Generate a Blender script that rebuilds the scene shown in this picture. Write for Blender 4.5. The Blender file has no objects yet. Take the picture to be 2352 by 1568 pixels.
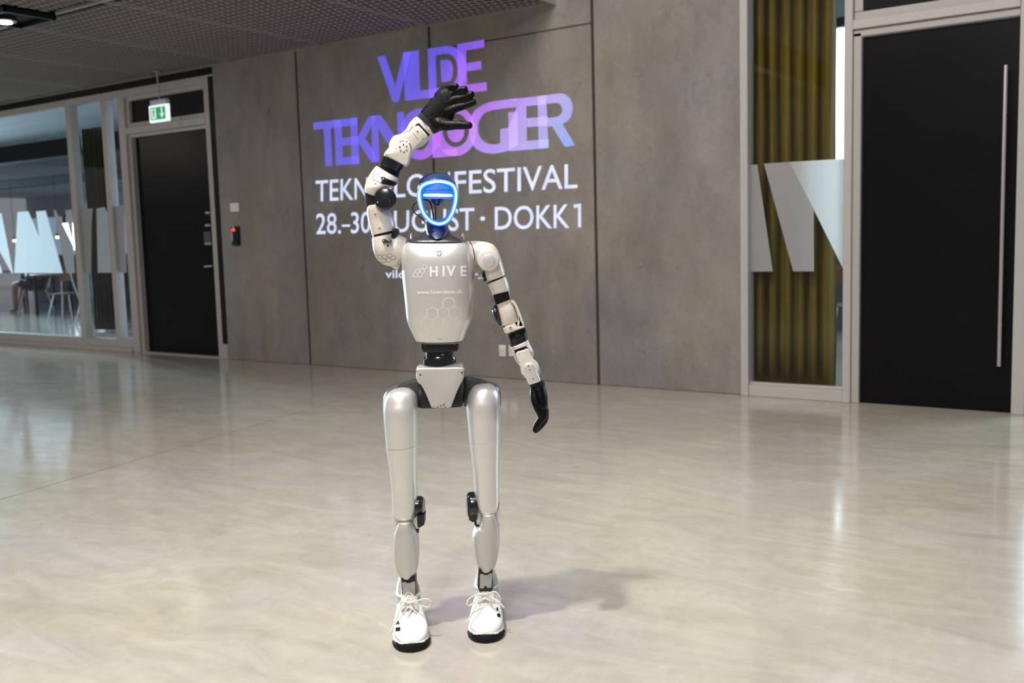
import bpy, bmesh, math, random
from mathutils import Vector, Matrix, noise
from mathutils.bvhtree import BVHTree
random.seed(7)
sc = bpy.context.scene
col = sc.collection

# ------------------------------------------------------------------ camera
CX, CY, F, H = 1176.0, 784.0, 2287.0, 1.18
PITCH, ROLL, YAW = 0.10446951, -0.02783078, -0.6033004
cp, sp, cr, sr, cyw, syw = math.cos(PITCH), math.sin(PITCH), math.cos(ROLL), math.sin(ROLL), math.cos(YAW), math.sin(YAW)
fwd = Vector((syw*cp, cyw*cp, -sp)); rt0 = Vector((cyw, -syw, 0)); up0 = rt0.cross(fwd)
RT = cr*rt0 + sr*up0; UP = -sr*rt0 + cr*up0
CAM = Vector((0, 0, H))
cam = bpy.data.cameras.new('camera'); cam.sensor_width = 36; cam.lens = F*36/2352
cam.dof.use_dof = True; cam.dof.focus_distance = 2.95; cam.dof.aperture_fstop = 4.0
cam.clip_end = 200
co = bpy.data.objects.new('camera', cam); col.objects.link(co); sc.camera = co
m = Matrix((RT, UP, -fwd)).transposed().to_4x4(); m.translation = CAM; co.matrix_world = m
sc.view_settings.view_transform = 'Standard'; sc.view_settings.look = 'None'
sc.view_settings.exposure = 0.0; sc.view_settings.gamma = 1.0
# ------------------------------------------------------------------ world and lights
w = bpy.data.worlds.new('hall_ambient'); sc.world = w; w.use_nodes = True
bg = w.node_tree.nodes['Background']; bg.inputs[0].default_value = (0.93, 0.93, 1.0, 1); bg.inputs[1].default_value = 0.23

def lamp(name, kind, loc, target, power, color, size, spot=None, blend=0.6, size_y=None):
    l = bpy.data.lights.new(name, kind); l.energy = power; l.color = color
    if kind == 'AREA':
        l.size = size
        if size_y: l.shape = 'RECTANGLE'; l.size_y = size_y
    else: l.shadow_soft_size = size
    if kind == 'SPOT': l.spot_size = math.radians(spot); l.spot_blend = blend
    o = bpy.data.objects.new(name, l); col.objects.link(o); o.location = loc
    d = Vector(target) - Vector(loc); o.rotation_euler = d.to_track_quat('-Z', 'Y').to_euler()
    return o
# robot frame: x to the right of the picture, y away from the camera
fh = Vector((syw, cyw, 0)); RD = 2.95
def rloc(x, y, z): return rt0*x + fh*(RD + y) + Vector((0, 0, z))
RX0 = -0.195
lamp('spotlight_key', 'SPOT', rloc(RX0-1.0, -.85, 4.5), rloc(RX0+.1, 0.1, 0.7), 520, (1.0, 0.94, 0.87), 0.09, 84, 1.0)
lamp('hall_downlight', 'AREA', (-1.5, 1.0, 6.0), (-2.2, 3.0, 0), 150, (1.0, 0.95, 0.89), 3.0, size_y=3.0)
lamp('wall_washer', 'AREA', (-3.0, 2.0, 5.0), (-4.2, 6.79, .8), 80, (1.0, 0.92, 0.86), 2.0, size_y=1.0)
lamp('front_fill', 'AREA', rloc(-1.0, -3.6, 4.2), rloc(RX0, 0, .8), 95, (1.0, 0.96, 0.91), .8, size_y=.8)  # unseen fill lamp added behind the camera for the robot's front
lamp('cafe_daylight', 'AREA', (-31.5, 11.6, 1.9), (-10, 10.6, 1.9), 260, (0.55, 0.79, 1.0), 4.5, size_y=1.6)
lw_ = lamp('cafe_film_fill', 'AREA', (-26.0, 10.9, 2.3), (-12.6, 6.8, 1.35), 400, (0.62, 0.84, 1.0), 1.4, size_y=1.0); lw_.data.spread = math.radians(34)  # unseen narrow lamp added to brighten the frosted films from behind
for i_, p_ in enumerate(((-6.2, 2.2), (-9.6, 2.6), (-13.5, 3.6))): lamp('recessed_downlight_%d' % i_, 'AREA', (p_[0], p_[1], 2.94), (p_[0]-.3, p_[1]+1.6, 0), 34, (1.0, .93, .85), .35, size_y=.35)
lamp('meeting_room_daylight', 'AREA', (1.6, 10.0, 2.6), (-0.6, 6.8, 1.3), 160, (0.66, 0.85, 1.0), 2.0, size_y=2.0)

# ------------------------------------------------------------------ pixel helpers
def ray(px, py): return RT*((px-CX)/F) - UP*((py-CY)/F) + fwd
W = 6.792
def wl(px, py, y=W):
    d = ray(px, py); return CAM + d*(y/d.y)
def wx(px, py, y=W): return wl(px, py, y).x
def wz(px, py, y=W): return wl(px, py, y).z
def flr(px, py, z=0.0):
    d = ray(px, py); return CAM + d*((z-H)/d.z)

# ------------------------------------------------------------------ materials
def mat(name, base, rough=0.5, metal=0.0, var=0.0, scale=8.0, bump=0.0, bscale=60.0, coat=0.0, emit=None, es=0.0, spec=None, rvar=0.0, aniso=None):
    M = bpy.data.materials.new(name); M.use_nodes = True
    nt = M.node_tree; p = nt.nodes['Principled BSDF']
    p.inputs['Base Color'].default_value = (*base, 1); p.inputs['Roughness'].default_value = rough
    p.inputs['Metallic'].default_value = metal; p.inputs['Coat Weight'].default_value = coat; p.inputs['Coat Roughness'].default_value = 0.15
    if spec is not None: p.inputs['Specular IOR Level'].default_value = spec
    tc = nt.nodes.new('ShaderNodeTexCoord')
    if var > 0 or rvar > 0:
        n = nt.nodes.new('ShaderNodeTexNoise'); n.inputs['Scale'].default_value = scale; n.inputs['Detail'].default_value = 6
        src = tc.outputs['Object']
        if aniso:
            mp = nt.nodes.new('ShaderNodeMapping'); mp.inputs['Scale'].default_value = aniso
            nt.links.new(src, mp.inputs[0]); src = mp.outputs[0]
        nt.links.new(src, n.inputs['Vector'])
        if var > 0:
            r = nt.nodes.new('ShaderNodeValToRGB')
            r.color_ramp.elements[0].position = 0.3; r.color_ramp.elements[1].position = 0.7
            r.color_ramp.elements[0].color = (*[c*(1-var) for c in base], 1); r.color_ramp.elements[1].color = (*[min(1, c*(1+var)) for c in base], 1)
            nt.links.new(n.outputs[0], r.inputs[0]); nt.links.new(r.outputs[0], p.inputs['Base Color'])
        if rvar > 0:
            mr = nt.nodes.new('ShaderNodeMapRange'); mr.inputs[1].default_value = .3; mr.inputs[2].default_value = .7
            mr.inputs[3].default_value = max(0, rough-rvar); mr.inputs[4].default_value = rough+rvar
            nt.links.new(n.outputs[0], mr.inputs[0]); nt.links.new(mr.outputs[0], p.inputs['Roughness'])
    if bump > 0:
        n2 = nt.nodes.new('ShaderNodeTexNoise'); n2.inputs['Scale'].default_value = bscale; n2.inputs['Detail'].default_value = 4
        nt.links.new(tc.outputs['Object'], n2.inputs['Vector'])
        b = nt.nodes.new('ShaderNodeBump'); b.inputs['Strength'].default_value = bump; b.inputs['Distance'].default_value = 0.002
        nt.links.new(n2.outputs[0], b.inputs['Height']); nt.links.new(b.outputs[0], p.inputs['Normal'])
    if emit: p.inputs['Emission Color'].default_value = (*emit, 1); p.inputs['Emission Strength'].default_value = es
    return M

def concrete_mat(name, base, rough, kind):
    M = bpy.data.materials.new(name); M.use_nodes = True; nt = M.node_tree; L = nt.links; p = nt.nodes['Principled BSDF']
    g = nt.nodes.new('ShaderNodeNewGeometry')
    def noi(scale, detail, sv=(1, 1, 1), dist=0.0, rg=.6):
        mp = nt.nodes.new('ShaderNodeMapping'); mp.inputs['Scale'].default_value = sv
        n = nt.nodes.new('ShaderNodeTexNoise'); n.inputs['Scale'].default_value = scale; n.inputs['Detail'].default_value = detail
        n.inputs['Distortion'].default_value = dist; n.inputs['Roughness'].default_value = rg
        L.new(g.outputs['Position'], mp.inputs[0]); L.new(mp.outputs[0], n.inputs['Vector']); return n.outputs[0]
    def ramp(x, a, b, ca, cb):
        r = nt.nodes.new('ShaderNodeMapRange'); r.inputs[1].default_value = a; r.inputs[2].default_value = b
        r.inputs[3].default_value = ca; r.inputs[4].default_value = cb; L.new(x, r.inputs[0]); return r.outputs[0]
    def mul(a, b):
        q = nt.nodes.new('ShaderNodeMath'); q.operation = 'MULTIPLY'; L.new(a, q.inputs[0])
        if isinstance(b, float): q.inputs[1].default_value = b
        else: L.new(b, q.inputs[1])
        return q.outputs[0]
    if kind == 'wall':
        v = mul(ramp(noi(1.1, 4, (1, 1, .7), .4), .3, .7, .80, 1.16), ramp(noi(4.5, 6, (1, 1, .5), .2), .3, .7, .84, 1.14))
        v = mul(v, ramp(noi(28, 4), .3, .7, .93, 1.07))
        v = mul(v, ramp(noi(3.0, 7, (1, 1, 1), 1.2, .7), .28, .40, .72, 1.0))
        hue = noi(1.7, 3)
        ca, cb = (base[0]*.97, base[1]*1.0, base[2]*1.04, 1), (base[0]*1.06, base[1]*1.0, base[2]*.90, 1)
    else:
        v = mul(ramp(noi(.8, 4, (1, 1, 1), .8), .3, .7, .90, 1.07), ramp(noi(3.2, 7, (.55, 1.5, 1), 2.2, .62), .3, .7, .87, 1.09))
        v = mul(v, ramp(noi(14, 5, (1, .5, 1), 1.5), .3, .7, .95, 1.05))
        v = mul(v, ramp(noi(2.6, 8, (.5, 1.6, 1), 3.0, .7), .64, .72, 1.0, 1.22))
        hue = noi(.9, 4, (1, 1, 1), 1.0)
        ca, cb = (base[0]*.985, base[1]*.99, base[2]*1.05, 1), (base[0]*1.02, base[1]*1.0, base[2]*.93, 1)
    mx = nt.nodes.new('ShaderNodeMix'); mx.data_type = 'RGBA'; mx.inputs[6].default_value = ca; mx.inputs[7].default_value = cb
    L.new(ramp(hue, .35, .65, 0, 1), mx.inputs[0])
    vm = nt.nodes.new('ShaderNodeVectorMath'); vm.operation = 'SCALE'; L.new(mx.outputs[2], vm.inputs[0]); L.new(v, vm.inputs['Scale'])
    L.new(vm.outputs[0], p.inputs['Base Color'])
    if kind == 'wall':
        p.inputs['Roughness'].default_value = rough
        b = nt.nodes.new('ShaderNodeBump'); b.inputs['Strength'].default_value = .25; b.inputs['Distance'].default_value = .004
        L.new(noi(40, 5), b.inputs['Height']); L.new(b.outputs[0], p.inputs['Normal'])
    else:
        L.new(ramp(noi(2.4, 6, (.6, 1.4, 1), 2.0), .3, .7, rough*.65, rough*1.5), p.inputs['Roughness'])
        p.inputs['Specular IOR Level'].default_value = .5
        b = nt.nodes.new('ShaderNodeBump'); b.inputs['Strength'].default_value = .06; b.inputs['Distance'].default_value = .002
        L.new(noi(9, 4), b.inputs['Height']); L.new(b.outputs[0], p.inputs['Normal'])
    return M

M_wall = concrete_mat('cast_concrete', (.265, .248, .238), .75, 'wall')
M_floor = concrete_mat('polished_concrete', (.50, .468, .398), .12, 'floor')
M_alu = mat('painted_frame', (.46, .43, .41), .45, var=.03)
M_aluw = mat('painted_frame_pale', (.50, .475, .46), .4, var=.02)
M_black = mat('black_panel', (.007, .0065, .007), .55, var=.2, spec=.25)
M_door = mat('black_door_laminate', (.0055, .005, .006), .32, var=.15, scale=3, spec=.13)
M_mesh = mat('expanded_metal', (.40, .38, .365), .5, .1)
M_plenum = mat('dark_plenum', (.012, .012, .013), .9, var=.2)
M_steel = mat('brushed_steel', (.66, .63, .62), .32, .9, var=.04, scale=20)
M_white = mat('white_plastic', (.90, .86, .83), .4, var=.02)
M_gloss = mat('gloss_black_plastic', (.006, .006, .007), .2, var=.1)
M_joint = mat('dark_joint', (.045, .04, .037), .9, var=.1)
M_room = mat('cafe_wall_paint', (.12, .14, .17), .8, var=.1, scale=2)
M_roomc = mat('cafe_ceiling_paint', (.30, .34, .39), .7, var=.15, scale=1.5, aniso=(.3, 3, 1))

def glass_mat():
    M = bpy.data.materials.new('clear_glass'); M.use_nodes = True; nt = M.node_tree; nt.nodes.clear()
    o = nt.nodes.new('ShaderNodeOutputMaterial'); t = nt.nodes.new('ShaderNodeBsdfTransparent'); t.inputs[0].default_value = (.95, .97, .98, 1)
    g = nt.nodes.new('ShaderNodeBsdfGlossy'); g.inputs['Roughness'].default_value = .01; f = nt.nodes.new('ShaderNodeFresnel'); f.inputs[0].default_value = 1.5
    x = nt.nodes.new('ShaderNodeMixShader'); gm = nt.nodes.new('ShaderNodeNewGeometry'); sb = nt.nodes.new('ShaderNodeMath'); sb.operation = 'SUBTRACT'; sb.inputs[0].default_value = 1.0; nt.links.new(gm.outputs['Backfacing'], sb.inputs[1])
    ml = nt.nodes.new('ShaderNodeMath'); ml.operation = 'MULTIPLY'; nt.links.new(f.outputs[0], ml.inputs[0]); nt.links.new(sb.outputs[0], ml.inputs[1])
    nt.links.new(ml.outputs[0], x.inputs[0]); nt.links.new(t.outputs[0], x.inputs[1]); nt.links.new(g.outputs[0], x.inputs[2]); nt.links.new(x.outputs[0], o.inputs[0])
    return M
M_glass = glass_mat()
def frost_mat(name, c, tw):
    M = bpy.data.materials.new(name); M.use_nodes = True; nt = M.node_tree; nt.nodes.clear()
    o = nt.nodes.new('ShaderNodeOutputMaterial'); d = nt.nodes.new('ShaderNodeBsdfDiffuse'); d.inputs[0].default_value = (*c, 1)
    t = nt.nodes.new('ShaderNodeBsdfTranslucent'); t.inputs[0].default_value = (*[min(1, q*1.15) for q in c], 1)
    x = nt.nodes.new('ShaderNodeMixShader'); x.inputs[0].default_value = tw
    n = nt.nodes.new('ShaderNodeTexNoise'); n.inputs['Scale'].default_value = 30
    nt.links.new(d.outputs[0], x.inputs[1]); nt.links.new(t.outputs[0], x.inputs[2]); nt.links.new(x.outputs[0], o.inputs[0])
    return M
M_frost = frost_mat('frosted_film', (.84, .87, .88), .70)
M_frost2 = frost_mat('grey_frosted_film', (.55, .55, .55), .45)  # greyer, less translucent version of the film

def emis(name, c, s, grad=None):
    M = bpy.data.materials.new(name); M.use_nodes = True; nt = M.node_tree; p = nt.nodes['Principled BSDF']
    p.inputs['Base Color'].default_value = (.05, .05, .05, 1); p.inputs['Roughness'].default_value = .6
    p.inputs['Emission Color'].default_value = (*c, 1); p.inputs['Emission Strength'].default_value = s
    n = nt.nodes.new('ShaderNodeTexNoise'); n.inputs['Scale'].default_value = 25
    g = nt.nodes.new('ShaderNodeNewGeometry'); nt.links.new(g.outputs['Position'], n.inputs['Vector'])
    mr = nt.nodes.new('ShaderNodeMapRange'); mr.inputs[3].default_value = s*.95; mr.inputs[4].default_value = s*1.05
    nt.links.new(n.outputs[0], mr.inputs[0]); nt.links.new(mr.outputs[0], p.inputs['Emission Strength'])
    return M

# ------------------------------------------------------------------ mesh helpers
def tag(o, label=None, cat=None, group=None, kind=None):
    if label: o['label'] = label
    if cat: o['category'] = cat
    if group: o['group'] = group
    if kind: o['kind'] = kind
    return o
def empty(name, loc=(0, 0, 0), rz=0.0, parent=None):
    o = bpy.data.objects.new(name, None); col.objects.link(o); o.location = loc; o.rotation_euler = (0, 0, rz); o.empty_display_size = .1
    if parent: o.parent = parent
    return o
def obj(name, bm, m, parent=None, smooth=None, loc=None):
    me = bpy.data.meshes.new(name)
    if isinstance(bm, tuple): me.from_pydata(bm[0], [], bm[1])
    else: bm.normal_update(); bm.to_mesh(me); bm.free()
    me.materials.append(m)
    if smooth:
        me.polygons.foreach_set('use_smooth', [True]*len(me.polygons))
        if smooth < 180: me.set_sharp_from_angle(angle=math.radians(smooth))
    me.update()
    o = bpy.data.objects.new(name, me); col.objects.link(o)
    if parent: o.parent = parent
    if loc: o.location = loc
    return o
def mesh_obj(name, me, parent=None, loc=None):
    o = bpy.data.objects.new(name, me); col.objects.link(o)
    if parent: o.parent = parent
    if loc: o.location = loc
    return o
def box(bm, x0, x1, y0, y1, z0, z1, bev=0.0, seg=1):
    r = bmesh.ops.create_cube(bm, size=1.0); vs = r['verts']
    for v in vs: v.co = Vector(((x0+x1)/2 + v.co.x*(x1-x0), (y0+y1)/2 + v.co.y*(y1-y0), (z0+z1)/2 + v.co.z*(z1-z0)))
    if bev > 0:
        es = list({e for v in vs for e in v.link_edges})
        bmesh.ops.bevel(bm, geom=es, offset=bev, segments=seg, profile=.5, affect='EDGES')
    return bm
def B(*a, **k): return box(bmesh.new(), *a, **k)
def poly_extrude(bm, pts, dvec, bev=0.0, seg=2):
    """pts: list of Vector; extrude along dvec"""
    a = [bm.verts.new(p) for p in pts]; f = bm.faces.new(a)
    r = bmesh.ops.extrude_face_region(bm, geom=[f]); nv = [g for g in r['geom'] if isinstance(g, bmesh.types.BMVert)]
    for v in nv: v.co += dvec
    bmesh.ops.recalc_face_normals(bm, faces=bm.faces[:])
    if bev > 0:
        es = [e for e in bm.edges if (e.verts[0] in nv) == (e.verts[1] in nv)]
        bmesh.ops.bevel(bm, geom=es, offset=bev, segments=seg, profile=.5, affect='EDGES')
    return bm
def frame_of(ax):
    ax = Vector(ax).normalized(); h = Vector((0, 0, 1)) if abs(ax.z) < .9 else Vector((1, 0, 0))
    u = ax.cross(h).normalized(); return u, ax.cross(u).normalized(), ax
def lathe(bm, prof, c, ax, n=32, sx=1.0, sy=1.0):
    """prof list of (radius, height along axis)"""
    u, v, a = frame_of(ax); c = Vector(c); rings = []
    for r, h in prof:
        if r < 1e-6: rings.append([bm.verts.new(c + a*h)])
        else: rings.append([bm.verts.new(c + a*h + u*(r*sx*math.cos(t*2*math.pi/n)) + v*(r*sy*math.sin(t*2*math.pi/n))) for t in range(n)])
    for A, Bq in zip(rings, rings[1:]):
        for i in range(n):
            j = (i+1) % n
            if len(A) == 1 and len(Bq) == 1: continue
            if len(A) == 1: bm.faces.new((A[0], Bq[i], Bq[j]))
            elif len(Bq) == 1: bm.faces.new((A[i], A[j], Bq[0]))
            else: bm.faces.new((A[i], A[j], Bq[j], Bq[i]))
    for R in (rings[0], rings[-1]):
        if len(R) > 1: bm.faces.new(R)
    bmesh.ops.recalc_face_normals(bm, faces=bm.faces[:])
    return bm
def cmr(P, sub, closed=False):
    """Catmull-Rom through tuples of floats"""
    n = len(P); out = []
    rng = range(n if closed else n-1)
    for i in rng:
        if closed: a, b, c, d = P[i-1], P[i], P[(i+1) % n], P[(i+2) % n]
        else: a, b, c, d = P[max(i-1, 0)], P[i], P[i+1], P[min(i+2, n-1)]
        for s in range(sub):
            t = s/sub
            out.append(tuple(.5*((2*q)+(-p+r)*t+(2*p-5*q+4*r-u)*t*t+(-p+3*q-3*r+u)*t*t*t) for p, q, r, u in zip(a, b, c, d)))
    if not closed: out.append(tuple(P[-1]))
    return out
def tube(bm, pts, r, n=10, closed=False, sub=6, flat=1.0):
    P = [tuple(p) for p in pts]; P = cmr(P, sub, closed) if sub > 1 else P
    P = [Vector(p) for p in P]; N = len(P); rings = []
    rr = r if callable(r) else (lambda t: r)
    prev = None
    for i, p in enumerate(P):
        if closed: t = (P[(i+1) % N]-P[i-1])
        else: t = P[min(i+1, N-1)]-P[max(i-1, 0)]
        t.normalize()
        if prev is None:
            u = t.orthogonal().normalized()
        else: u = (prev - t*prev.dot(t)).normalized()
        prev = u; v = t.cross(u); R = rr(i/(N-1 if not closed else N))
        rings.append([bm.verts.new(p + (u*math.cos(k*2*math.pi/n)+v*math.sin(k*2*math.pi/n)*flat)*R) for k in range(n)])
    for i in range(N if closed else N-1):
        A, Bq = rings[i], rings[(i+1) % N]
        for k in range(n): bm.faces.new((A[k], A[(k+1) % n], Bq[(k+1) % n], Bq[k]))
    if not closed: bm.faces.new(rings[0][::-1]); bm.faces.new(rings[-1])
    bmesh.ops.recalc_face_normals(bm, faces=bm.faces[:])
    return bm

# ================================================================== STRUCTURE
# floor slab with a saw-cut joint
J0, J1 = flr(0, 1147), flr(955, 868); jd = (J1-J0).normalized()
def jx(y): return J0.x + jd.x/jd.y*(y-J0.y)
floor_o = empty('floor'); tag(floor_o, kind='structure')
g = .007
bm = bmesh.new()
poly_extrude(bm, [Vector((x, y, -.15)) for x, y in ((-34, -5), (jx(-5)-g, -5), (jx(W)-g, W), (jx(W)-g, 24), (-34, 24))], Vector((0, 0, .15)), .0015, 1)
obj('floor_slab', bm, M_floor, floor_o)
bm = bmesh.new()
poly_extrude(bm, [Vector((x, y, -.15)) for x, y in ((jx(-5)+g, -5), (8, -5), (8, 24), (jx(W)+g, 24), (jx(W)+g, W))], Vector((0, 0, .15)), .0015, 1)
obj('floor_slab', bm, M_floor, floor_o)
obj('floor_joint', B(-8, -3.5, -5, 24, -.16, -.012), mat('joint_filler', (.07, .06, .05), .9, var=.1), floor_o)

# concrete wall in four cast bays, grooves between them
wall = empty('wall_back', (0, 0, 0)); tag(wall, kind='structure')
XL, XR = wx(506, 500)+.0, wx(1703, 500)
joints = [XL, -7.066, -5.452, -3.862, XR]
G = .012
for i in range(4):
    a = joints[i] + (G if i else 0); b = joints[i+1] - (G if i < 3 else 0)
    top = 4.6
    zj = 2.78 if i in (2,) else None
    if zj:
        obj('concrete_panel', B(a, b, W, W+.25, 0.0, zj-.004, bev=.006), M_wall, wall)
        obj('concrete_panel', B(a, b, W, W+.25, zj+.004, top, bev=.006), M_wall, wall)
    else:
        obj('concrete_panel', B(a, b, W, W+.25, 0.0, top, bev=.006), M_wall, wall)
for x in joints[1:4]:
    o = obj('groove', B(x-G-.004, x+G+.004, W+.012, W+.2, 0, 4.6), M_joint, wall)
obj('groove', B(joints[2], joints[3], W+.01, W+.2, 2.76, 2.80), M_joint, wall)
# formwork tie marks
tie_me = None
for px, py in ((1468, 165), (1471, 385), (1473, 602), (1476, 814), (1273, 803), (1093, 797), (926, 783), (644, 770), (778, 777), (619, 270), (755, 255), (1258, 189), (1285, 598), (560, 662)):
    p = wl(px, py); bm = bmesh.new(); lathe(bm, [(.034, 0), (.033, .0028), (.029, .003), (.024, .0008), (.006, .0004), (0, .0003)], (0, 0, 0), (0, -1, 0), 20)
    if tie_me is None:
        o = obj('tie_mark', bm, M_wall, wall, 60); tie_me = o.data
    else: bm.free(); o = mesh_obj('tie_mark', tie_me, wall)
    o.location = (p.x, W, p.z)
# the rest of the hall wall, above doors and beyond
bm = bmesh.new(); box(bm, XR, 8, W+.02, W+.25, 2.98, 4.6); obj('wall_right', bm, M_wall, None)['kind'] = 'structure'
bm = bmesh.new(); box(bm, 1.6, 8, W+.02, W+.25, 0, 2.98); obj('wall_far_right', bm, M_wall, None)['kind'] = 'structure'

# ceiling of expanded metal, panel by panel
ceil = empty('ceiling', (0, 0, 0)); tag(ceil, kind='structure')
CZ = 2.972; CE = wx(1275, 8)
PW, PL = 1.24, 2.25
a_, b_ = .065, .168
def mesh_panel():
    V, Fc = [], []
    nx, ny = int(PW/a_), int(PL/b_*2)
    idx = {}
    def vert(p):
        k = (round(p[0], 5), round(p[1], 5), round(p[2], 5))
        if k not in idx: idx[k] = len(V); V.append(k)
        return idx[k]
    for j in range(ny-1):
        for i in range(nx - (j % 2)):
            cx_ = (i+.5+(.5 if j % 2 else 0))*a_; cy_ = (j+1)*b_/2
            out, inn = [], []
            for k in range(8):
                t = k*math.pi/4; c, s = math.cos(t), math.sin(t); q = abs(c)+abs(s)
                out.append(vert((cx_+c/q*a_/2, cy_+s/q*b_/2, 0)))
                e = .80*(1.0 if k % 2 == 0 else 1.14)
                inn.append(vert((cx_+c/q*a_/2*e, cy_+s/q*b_/2*e, .004+.004*s)))
            for k in range(8): Fc.append((out[k], out[(k+1) % 8], inn[(k+1) % 8], inn[k]))
    me = bpy.data.meshes.new('ceiling_panel'); me.from_pydata(V, [], Fc)
    me.materials.append(M_mesh); me.update(); return me
mp_ = mesh_panel()
for ix in range(13):
    for iy in range(3):
        x = CE - PW*(ix+1) - .012; y = W - .02 - PL*(iy+1)
        o = mesh_obj('ceiling_panel', mp_, ceil, (x, y, CZ))
# metal edge strips of the panels
bm = bmesh.new()
for ix in range(14):
    x = CE - PW*ix - .012; box(bm, x-.008, x+.008, W-.02-3*PL, W-.02, CZ-.003, CZ+.02)
for iy in range(4):
    y = W-.02-PL*iy; box(bm, CE-13*PW-.02, CE, y-.012, y+.012, CZ-.0032, CZ+.02)
obj('edge_strip', bm, M_mesh, ceil)['kind'] = 'stuff'
obj('edge_profile', B(CE-.004, CE+.012, W-.02-3*PL, W, CZ-.012, CZ+.06), M_steel, ceil)
obj('plenum', B(-24, CE, W-.02-3*PL-.1, W, CZ+.30, CZ+.42), M_plenum, ceil)
obj('plenum_back', B(-24, CE, W-.01, W+.1, CZ+.0505, CZ+.42), M_plenum, ceil)
obj('plenum_side', B(CE-.02, CE, W-.02-3*PL-.1, W, CZ+.06, CZ+.3), M_plenum, ceil)
# black square recess with a lamp, top left
pL = flr(30, 32, CZ)
t = empty('ceiling_light', (pL.x, pL.y, CZ)); tag(t, 'black recessed ceiling fixture with a bright round lamp in the mesh ceiling, top left', 'light')
bm = bmesh.new(); sx_, sy_ = .24, .20
box(bm, -sx_, sx_, -sy_, -sy_+.02, -.05, .2); box(bm, -sx_, sx_, sy_-.02, sy_, -.05, .2); box(bm, -sx_, -sx_+.02, -sy_, sy_, -.05, .2); box(bm, sx_-.02, sx_, -sy_, sy_, -.05, .2)
box(bm, -sx_, sx_, -sy_, sy_, -.012, .0)
obj('housing', bm, M_black, t)
bm = bmesh.new(); lathe(bm, [(.075, -.02), (.085, -.04), (.06, -.045), (0, -.04)], (-.12, .0, 0), (0, 0, 1), 24); obj('reflector', bm, M_steel, t, 40)
bm = bmesh.new(); lathe(bm, [(.05, -.046), (.05, -.052), (0, -.055)], (-.12, 0, 0), (0, 0, 1), 24); obj('bulb', bm, emis('lamp_glow', (1, .97, .9), 12), t)

# ---------------------------------------------------------------- left glazed front
yF, yB = W-.0, W+.10     # frame front and back
def zof(px, py): return wz(px, py)
TOPZ = 2.90
XA = -17.5
xm1a, xm1b = wx(166.5, 500), wx(178, 500)
xm2a, xm2b = wx(247.5, 500), wx(258, 500)
xd0, xd1 = wx(286, 500), wx(301, 500)
xd2, xd3 = wx(484, 500), wx(495, 500)
xbl = XL
sf = empty('window_1'); tag(sf, kind='structure')
ZB = .16
def fr(name, *a, m=M_alu, par=sf, bev=.004): return obj(name, B(*a, bev=bev), m, par)
for a, b in ((xm1a, xm1b), (xm2a, xm2b), (-13.9, -13.82), (-15.6, -15.52)): fr('mullion', a, b, yF, yB, .0, TOPZ-.075)
fr('top_rail', XA, xd0, yF, yB, TOPZ-.075, TOPZ)
fr('bottom_rail', XA, xm1a, yF, yB, 0.05, ZB-.02); fr('bottom_rail', xm1b, xm2a, yF, yB, .05, ZB-.02); fr('bottom_rail', xm2b, xd0, yF, yB, .05, ZB-.02)
fr('sill', XA, xd0, yF-.03, yB+.02, 0, .05)
for a, b in ((XA, -15.6), (-15.52, -13.9), (-13.82, xm1a), (xm1b, xm2a), (xm2b, xd0)):
    obj('glass', B(a, b, W+.045, W+.057, ZB-.02, TOPZ-.075), M_glass, sf)
# frosted films on that glass: flat cut shapes
def film(pts, m, par, y=W+.043):
    P = [wl(x, yy, y) for x, yy in pts]
    bm = bmesh.new(); poly_extrude(bm, [Vector((p.x, y, p.z)) for p in P], Vector((0, -.0012, 0))); return obj('frosted_film', bm, m, par)
film([(-60, 485), (3.5, 490), (30, 627), (27, 627), (0, 578), (-18, 545), (-60, 545)], M_frost, sf)
film([(-40, 560), (-6, 590), (6, 627), (-40, 628)], M_frost, sf)
film([(40.3, 487), (65.3, 485), (90.2, 543.7), (82.9, 485.5), (104.9, 483.5), (144.5, 627), (33, 627)], M_frost, sf)
film([(123, 482), (127.6, 482), (168.7, 566), (172, 627), (152.5, 627)], M_frost2, sf)
film([(149.6, 482.8), (165, 481), (167.5, 560)], M_frost2, sf)
film([(179, 480.6), (212.7, 479), (210, 518), (209.8, 626), (187, 626)], M_frost2, sf)
film([(221.5, 478.5), (240.6, 475.5), (247, 490), (256, 626), (225, 626)], M_frost2, sf)
film([(259, 474), (284, 471), (291, 626), (265.5, 626)], M_frost2, sf)
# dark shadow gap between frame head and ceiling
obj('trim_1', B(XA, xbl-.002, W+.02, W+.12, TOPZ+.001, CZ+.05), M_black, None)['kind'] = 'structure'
obj('trim_2', B(xd3+.001, xbl-.002, W-.001, W+.12, .16, TOPZ-.02), M_black, None)['kind'] = 'structure'
obj('trim_3', B(xd3+.001, xbl-.002, W-.002, W+.12, 0, .155, bev=.003), M_alu, None)['kind'] = 'structure'
bm = bmesh.new(); box(bm, xd3+.001, xbl-.002, W, W+.12, TOPZ-.06, TOPZ, bev=.003); o = obj('trim_4', bm, M_alu); o['kind'] = 'structure'

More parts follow.
